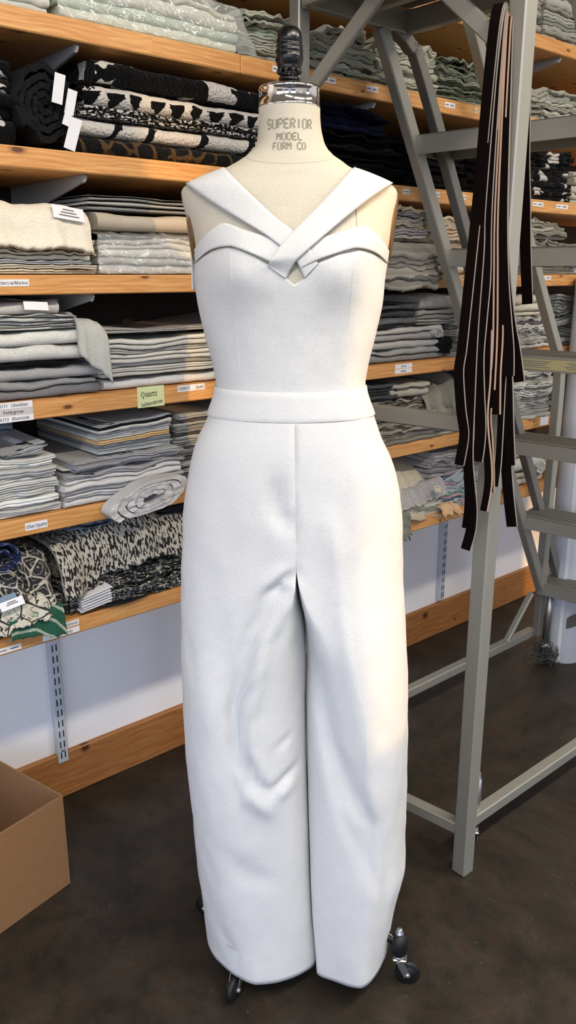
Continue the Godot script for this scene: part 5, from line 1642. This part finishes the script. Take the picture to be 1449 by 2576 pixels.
func shelf_four() -> void:
	var y: float = SHELVES[4]
	var g := {"t": "heather", "raw": 0.0, "wave": .005, "freq": 6.0, "jx": .008, "jz": .006, "gap": .0012}
	stack(0.45, 0.842, y, 0.0, 0.034, 2, [C(.50, .50, .51), C(.58, .58, .58)], "dark heathered grey cloth in the left stack above the Obsidian label", g)
	stack(0.45, 0.855, y, 0.035, 0.026, 1, [C(.62, .62, .62)], "mid grey heathered cloth just under the black layer of the left stack", g)
	stack(0.45, 0.78, y, 0.062, 0.009, 1, [C(.07, .07, .075)], "thin black cloth sandwiched in the grey stack at the left edge", g)
	stack(0.45, 0.850, y, 0.072, 0.030, 1, [C(.80, .80, .78)], "thick pale grey cloth resting on the thin black layer", g)
	stack(0.45, 0.840, y, 0.103, 0.030, 1, [C(.84, .84, .815)], "thick whitish cloth in the upper half of the left grey stack", g)
	stack(0.45, 0.805, y, 0.134, 0.028, 6, [C(.72, .72, .70), C(.62, .62, .60), C(.80, .79, .77)], "thin frayed pale cloth in the loose sheets under the labelled cloth", g.merged({"raw": .9, "edge": .005, "jz": .014, "jx": .02, "t": "slub"}, true))
	stack(0.45, 0.765, y, 0.163, 0.026, 1, [C(.73, .72, .70)], "folded light grey cloth on top of the left stack, under a blank white label", g.merged({"zf": .345}, true))
	stack(0.70, 0.80, y, 0.162, 0.030, 3, [C(.60, .60, .58)], "small rolled grey cloth behind the labelled cloth on the left stack", g.merged({"zf": .26}, true))
	paper(0.712, y + 0.181, 0.354, .050, .017, "blank white paper label on the topmost grey cloth of the left stack", {"turn": -0.06, "face": 0.35})
	drape(0.792, 0.858, y + 0.150, 0.20, 0.362, 0.095, 0.006, fab(C(.77, .77, .74), "slub", "fabric_normal", .1), "pale cloth flap that hangs down between the left and the middle grey stacks", {"wave": .008, "freq": 16.0, "round": .03, "lean": .004, "tilt": -.03, "hemtilt": .04})
	var b := {"t": "slub", "raw": .2, "wave": .004, "freq": 5.0, "jz": .007, "jx": .007, "gap": .0013, "fan": .10, "bow": -.008, "vary": .35}
	stack(0.862, 1.36, y, 0.0, 0.027, 1, [C(.76, .76, .75)], "thick pale cloth at the bottom of the middle stack, behind the sticky note", b.merged({"raw": 0.0}, true))
	stack(0.842, 1.36, y, 0.028, 0.088, 8, [C(.76, .755, .73), C(.82, .81, .785), C(.70, .70, .68)], "whitish cloth fold in the curved middle stack above the sticky note", b)
	stack(0.836, 1.36, y, 0.118, 0.022, 1, [C(.60, .58, .56)], "taupe grey cloth on top of the curved middle stack", b.merged({"bow": -.016, "tilt": .016, "t": "heather"}, true))
	# right of the bodice
	stack(1.58, 1.985, y, 0.0, 0.034, 2, [C(.56, .56, .56), C(.62, .62, .62)], "grey heathered cloth lying on the shelf above the Stone and Velvet labels", g)
	stack(1.58, 1.975, y, 0.035, 0.058, 3, [C(.76, .75, .73), C(.68, .67, .66)], "pale fleecy cloth above the grey heathered cloth, right of the waist", g.merged({"tn": "fuzz_normal"}, true))
	coil(1.945, y + 0.078, 0.026, 0.015, 1.8, 0.10, 0.362, fab(C(.74, .73, .71), "slub", "fuzz_normal", .1), "rolled pale cloth end on the fleecy stack right of the waist", {"core": .2})
	coil(1.985, y + 0.036, 0.030, 0.030, 2.6, 0.12, 0.362, fab(C(.10, .10, .11), "heather", "fuzz_normal", .1), "black fringed cloth curled beside the fleecy stack", {"core": .15, "wob": .35})
	stack(1.60, 1.85, y, 0.095, 0.060, 4, [C(.34, .34, .35), C(.42, .42, .43), C(.28, .28, .29)], "charcoal cloth folded on top of the fleecy stack right of the bodice", g.merged({"jz": .012}, true))
	stack(1.80, 1.90, y, 0.110, 0.055, 2, [C(.40, .42, .43)], "slate grey rounded fold between the charcoal and the light folded cloths", g.merged({"zf": .34}, true))
	stack(1.865, 2.03, y, 0.098, 0.040, 4, [C(.60, .59, .57), C(.68, .67, .65)], "thin grey cloth layer under the light folded cloth beside the far stringer", g)
	stack(1.862, 2.03, y, 0.140, 0.040, 1, [C(.72, .71, .69)], "light folded cloth under the shelf above, just left of the far stringer", g)
	stack(2.02, 2.30, y, 0.0, 0.15, 12, [C(.62, .62, .60), C(.52, .52, .51), C(.70, .70, .67)], "grey cloth in the stack behind the straps, level with the waist", {"wave": .005, "jz": .014, "raw": .6, "bulk": true})
	stack(2.31, 2.56, y, 0.0, 0.105, 9, [C(.80, .79, .76), C(.72, .72, .69)], "thin white rippled cloth above the labelled tread", {"wave": .010, "freq": 16.0, "jz": .016, "edge": .004, "raw": .7, "gap": .0016})
	stack(2.31, 2.50, y, 0.108, 0.065, 3, [C(.83, .80, .73), C(.78, .76, .70)], "smooth cream cloth on the white rippled stack above the labelled tread", {"wave": .005, "raw": .1})
	stack(2.57, 2.95, y, 0.0, 0.17, 12, [C(.50, .51, .50), C(.60, .61, .60)], "dark grey wavy cloth in the stack half hidden by the paper roll", {"wave": .008, "freq": 12.0, "jz": .014, "raw": .6, "bulk": true})


func shelf_five() -> void:
	var y: float = SHELVES[5]
	var th := {"raw": .9, "wave": .003, "freq": 9.0, "jz": .010, "jx": .008, "edge": .003, "gap": .0012}
	stack(0.40, 0.70, y, 0.0, 0.172, 11, [C(.42, .47, .55), C(.50, .54, .60), C(.36, .40, .46)], "blue-grey cloth in the stack at the back, left edge of the photo", th.merged({"zf": .21}, true))
	stack(0.40, 0.722, y, 0.0, 0.118, 13, [C(.86, .86, .84), C(.80, .80, .78), C(.72, .72, .71), C(.88, .88, .86)], "thin white cloth in the stack above the lower left shelf edge", th.merged({"zf": .362, "wave": .004}, true))
	stack(0.62, 0.71, y, 0.122, 0.020, 3, [C(.64, .65, .66)], "loose grey sheet curling up on the thin white stack", th.merged({"tilt": .02, "wave": .005}, true))
	var ov := {"raw": .3, "wave": .005, "freq": 8.0, "zf": .372, "over": 0.0, "jz": .006, "jx": .010, "gap": .0013, "t": "slub", "vary": .3}
	stack(0.738, 1.025, y, 0.0, 0.072, 6, [C(.82, .81, .80), C(.76, .755, .75), C(.70, .69, .69)], "soft pale grey cloth of the bundle that hangs over the shelf edge", ov)
	coil(0.918, y + 0.004, 0.108, 0.040, 3.6, 0.3745, 0.412, fab(C(.84, .825, .815), "slub", "fabric_normal", .1), "soft pale bundle end folded over itself, sagging in front of the shelf edge", {"core": .30, "wob": .10, "fill": .84, "tilt": .20})
	stack(0.755, 1.018, y, 0.073, 0.024, 4, [C(.66, .66, .66), C(.78, .78, .77), C(.58, .58, .60)], "loose torn grey cloth sheet above the overhanging bundle", th.merged({"zf": .375, "jz": .02, "jx": .02}, true))
	stack(0.830, 1.012, y, 0.099, 0.068, 10, [C(.80, .80, .78), C(.66, .67, .68), C(.56, .58, .60), C(.84, .83, .80)], "thin stiff grey cloth sheet in the squared stack under the sticky note", th.merged({"zf": .352, "wave": .0016, "jx": .003, "jz": .005, "tilt": .010, "special": {3: ["single peach coloured cloth sheet among the squared grey sheets", fab(C(.86, .72, .52))], 8: ["near black sheet among the squared grey sheets", fab(C(.13, .14, .15))]}}, true))
	stack(1.030, 1.34, y, 0.0, 0.165, 20, [C(.56, .56, .55), C(.70, .70, .68), C(.34, .34, .35), C(.64, .63, .61)], "thin grey cloth in the stack beside the form's left hip", th.merged({"bulk": true, "zf": .345, "wave": .0025}, true))
	# right of the form
	stack(1.56, 1.965, y, 0.0, 0.062, 8, [C(.58, .55, .50), C(.64, .61, .56), C(.52, .49, .45)], "grey-brown wavy cloth below the ladder's cross bar", th.merged({"wave": .005, "freq": 14.0, "zf": .366}, true))
	stack(1.97, 2.10, y, 0.0, 0.050, 7, [C(.70, .69, .66), C(.62, .61, .59)], "pale curled cloth below the cross bar, right of the grey-brown cloths", th.merged({"wave": .006, "bow": .01}, true))
	stack(1.62, 1.90, y, 0.065, 0.058, 8, [C(.52, .49, .44), C(.58, .55, .50), C(.46, .43, .39)], "taupe rippled cloth above the ladder's cross bar", th.merged({"wave": .009, "freq": 12.0, "jz": .016}, true))
	stack(1.60, 1.78, y, 0.126, 0.050, 4, [C(.24, .24, .25), C(.30, .30, .31)], "charcoal folded cloth above the taupe cloths, beside the waistband", th.merged({"raw": .1}, true))
	stack(1.765, 1.91, y, 0.128, 0.042, 2, [C(.68, .66, .61)], "light beige folded cloth right of the charcoal one, above the cross bar", th.merged({"raw": 0.0}, true))
	drape(1.90, 2.06, y + 0.150, 0.10, 0.355, 0.085, 0.004, fab(C(.58, .57, .52), "heather"), "crumpled grey-green cloth draped above the right end of the cross bar", {"wave": .014, "freq": 14.0, "tilt": .03, "hem": .008, "round": .05})
	stack(1.91, 2.06, y, 0.055, 0.045, 5, [C(.62, .62, .57), C(.54, .54, .50)], "thin grey-green cloth under the crumpled drape by the cross bar", th)
	stack(2.07, 2.31, y, 0.0, 0.15, 12, [C(.54, .55, .54), C(.46, .47, .47)], "grey cloth in the stack behind the straps, below the waist", th.merged({"bulk": true}, true))
	stack(2.32, 2.575, y, 0.0, 0.160, 13, [C(.78, .78, .75), C(.70, .70, .67), C(.62, .62, .60)], "thin white or grey cloth in the stack between labelled tread and next", th.merged({"wave": .008, "freq": 13.0, "jz": .015, "zf": .366}, true))
	stack(2.59, 2.95, y, 0.0, 0.12, 8, [C(.50, .50, .49)], "grey cloth half hidden by the paper roll, above the white card", th.merged({"bulk": true}, true))


func shelf_six() -> void:
	var y: float = SHELVES[6]
	var th := {"raw": .6, "wave": .006, "freq": 11.0, "jz": .012, "jx": .008, "edge": .003, "gap": .0013, "tn": "fuzz_normal"}
	stack(0.42, 0.72, y, 0.0, 0.060, 5, [Color.WHITE], "dark cloth with pale line flowers, lowest of the pile at the left edge", th.merged({"t": "floral", "tile": .22}, true))
	stack(0.42, 0.665, y, 0.062, 0.045, 3, [C(.60, .64, .70), C(.50, .55, .62)], "pale blue-grey cloth in the left pile under the flower-patterned drape", th.merged({"zf": .33}, true))
	drape(0.42, 0.700, y + 0.182, 0.06, 0.345, 0.105, 0.005, fab(Color.WHITE, "floral", "fuzz_normal", .22), "dark cloth with pale line flowers draped over the left pile", {"wave": .010, "freq": 7.0, "round": .06, "tilt": -.05, "lean": .02, "hemtilt": -.03})
	coil(0.688, y + 0.098, 0.046, 0.050, 1.15, 0.16, 0.375, fab(Color.WHITE, "floral_pale", "fuzz_normal", .24), "pale cloth with dark line flowers curling open towards the room", {"core": .70, "fill": .14, "turn": -0.25, "wob": .2})
	drape(0.46, 0.690, y + 0.068, 0.20, 0.386, 0.045, 0.005, fab(Color.WHITE, "floral_pale", "fuzz_normal", .24), "pale cloth with dark line flowers lying flat under the curled one", {"wave": .006, "round": .03, "tilt": .025, "lean": .010})
	coil(0.592, y + 0.168, 0.040, 0.034, 1.4, 0.20, 0.372, fab(Color.WHITE, "navy", "fuzz_normal", .16), "navy blue cloth with pale rings, rolled at the left edge", {"core": .45, "fill": .3})
	drape(0.582, 0.700, y + 0.050, 0.22, 0.392, 0.056, 0.004, fab(Color.WHITE, "fan", "fuzz_normal", .14), "green cloth with cream arcs hanging over the lowest shelf edge", {"wave": .004, "round": .018, "tilt": -.006, "lean": .006, "hem": .002, "hemtilt": .012})
	stack(0.55, 0.60, y, 0.062, 0.030, 1, [C(.52, .60, .68)], "pale blue corner of cloth beside the green cloth", th.merged({"zf": .372}, true))
	paper(0.588, y + 0.083, 0.400, .050, .018, "white printed paper slip at the left edge above the green cloth", {"turn": 0.12, "face": 0.5, "lines": 2})
	# the big patterned fold
	stack(0.735, 1.06, y, 0.0, 0.064, 9, [Color.WHITE], "wavy charcoal and cream cloth in the stack under the big dashed cloth", th.merged({"t": "floral", "tile": .20, "wave": .008, "freq": 13.0, "jz": .016, "zf": .352, "gap": .0018}, true))
	stack(0.74, 1.04, y, 0.070, 0.070, 2, [Color.WHITE], "folded charcoal dashed cloth inside the big dashed cloth", th.merged({"t": "dash", "zf": .31, "raw": 0.0, "tile": .16}, true))
	drape(0.712, 1.055, y + 0.172, 0.06, 0.366, 0.100, 0.008, fab(Color.WHITE, "dash", "fuzz_normal", .24), "big cream cloth with charcoal dashes folded over the front of the lowest shelf's stack", {"wave": .007, "freq": 5.0, "round": .07, "tilt": .016, "lean": .012, "hemtilt": -.020, "bow": .012})
	stack(0.755, 0.872, y, 0.186, 0.014, 2, [C(.40, .46, .54), C(.50, .55, .62)], "slate blue folded cloth on top of the big dashed cloth", th.merged({"zf": .335}, true))
	stack(0.985, 1.36, y, 0.165, 0.036, 5, [C(.20, .21, .23), C(.27, .28, .30)], "dark charcoal striped cloth under the shelf, beside the form's hip", th.merged({"t": "pinstripe", "tile": .06, "zf": .34}, true))
	stack(1.07, 1.36, y, 0.0, 0.14, 8, [C(.26, .26, .27), C(.34, .34, .35)], "charcoal cloth in the stack behind the form's thigh", th.merged({"bulk": true}, true))
	for k in 6:
		var st := new_st()
		box(st, Transform3D(Basis(Vector3.UP, -0.10 + 0.03 * (k % 3)) * Basis(Vector3.BACK, 0.16), Vector3(0, 0, -0.05)), Vector3(0.072, 0.0012, 0.12), 0.0003)
		solo("paper_sheet", done(st), M.paper, ("lowest" if k == 0 else "topmost" if k == 5 else ORD[5 - k] + "-highest") + " white folded paper in the small pile under the big dashed cloth", "paper", at_wall(0.787 + 0.003 * (k % 2), y + 0.017 + k * 0.0062, 0.372), "white folded papers under the big dashed cloth")
	var tr := new_st()
	lathe(tr, [[0.0, 0.0], [0.080, 0.0], [0.098, 0.009], [0.100, 0.009], [0.082, -0.002], [0.0, -0.002]], 48, Transform3D(Basis.from_scale(Vector3(1.1, 1, 0.9)), Vector3.ZERO))
	solo("round_tray", done(tr), M.tray, "black shallow tray on the lowest shelf under the white folded papers", "tray", at_wall(0.862, y + 0.003, 0.300))
	# right of the form
	stack(1.765, 1.985, y, 0.0, 0.040, 5, [C(.62, .65, .60), C(.70, .71, .68), C(.52, .56, .50), C(.74, .74, .72)], "grey-green cloth at the bottom of the right-hand pile beside the trouser leg", th.merged({"wave": .008, "freq": 10.0, "zf": .366, "raw": .8}, true))
	drape(1.75, 1.995, y + 0.096, 0.05, 0.372, 0.048, 0.004, fab(C(.70, .70, .72), "marble", "fabric_normal", .16), "pale lilac-grey cloth under the marbled sheet with a tag", {"wave": .007, "freq": 8.0, "round": .04, "tilt": .02, "lean": .01})
	drape(1.72, 1.985, y + 0.168, 0.02, 0.366, 0.060, 0.005, fab(C(.80, .77, .71), "marble", "fabric_normal", .17), "marbled cream and grey cloth sloping to the front, a small tag at its corner", {"wave": .006, "freq": 6.0, "round": .16, "tilt": -.03, "lean": .012, "hem": .004, "hemtilt": .02})
	paper(1.937, y + 0.088, 0.392, .030, .020, "small beige printed tag at the corner of the marbled cloth", {"turn": -0.12, "face": 0.5, "lines": 1, "mat": fab(C(.80, .76, .66))})
	drape(1.715, 1.812, y + 0.040, 0.20, 0.398, 0.070, 0.004, fab(C(.66, .69, .64), "pinstripe", "fabric_normal", .06), "fringed grey-green cloth hanging over the lowest shelf edge beside the trousers", {"wave": .006, "freq": 20.0, "round": .02, "hem": .010, "lean": .012})
	var mix := [C(.62, .66, .68), C(.74, .60, .62), C(.60, .68, .68), C(.64, .64, .70), C(.78, .66, .66), C(.56, .68, .66), C(.66, .68, .70)]
	stack(1.985, 2.165, y, 0.0, 0.105, 11, mix, "thin pastel cloth in the colourful stack left of the ladder post", th.merged({"wave": .008, "freq": 16.0, "jz": .012, "zf": .366, "raw": .9, "tn": "fabric_normal"}, true))
	stack(1.95, 2.19, y, 0.108, 0.072, 9, [C(.62, .60, .60), C(.68, .66, .66), C(.56, .55, .56)], "lilac-grey cloth on top of the pastel stack", th.merged({"wave": .007, "freq": 9.0, "tilt": -.03, "t": "heather"}, true))
	drape(1.965, 2.06, y + 0.022, 0.26, 0.388, 0.026, 0.003, fab(C(.88, .72, .56)), "peach cloth corner hanging over the shelf edge under the pastel stack", {"wave": .008, "freq": 24.0, "round": .012, "hem": .009})
	stack(2.20, 2.60, y, 0.0, 0.050, 2, [C(.78, .77, .72), C(.72, .69, .62)], "thick off-white cloth lying lowest behind the two lowest treads", th.merged({"raw": 0.0, "wave": .004}, true))
	stack(2.23, 2.60, y, 0.052, 0.050, 1, [C(.80, .79, .75)], "thick whitish cloth in the middle of the pile behind the lower treads", th.merged({"raw": 0.0, "wave": .005}, true))
	stack(2.25, 2.60, y, 0.104, 0.048, 1, [C(.74, .71, .63)], "thick beige cloth on top of the pile behind the lower treads", th.merged({"raw": 0.0, "wave": .005}, true))
	coil(2.555, y + 0.062, 0.040, 0.034, 2.2, 0.20, 0.364, fab(C(.84, .84, .81), "slub", "fuzz_normal", .1), "white rolled cloth beside the ladder's hand rail, lowest shelf", {"core": .2})
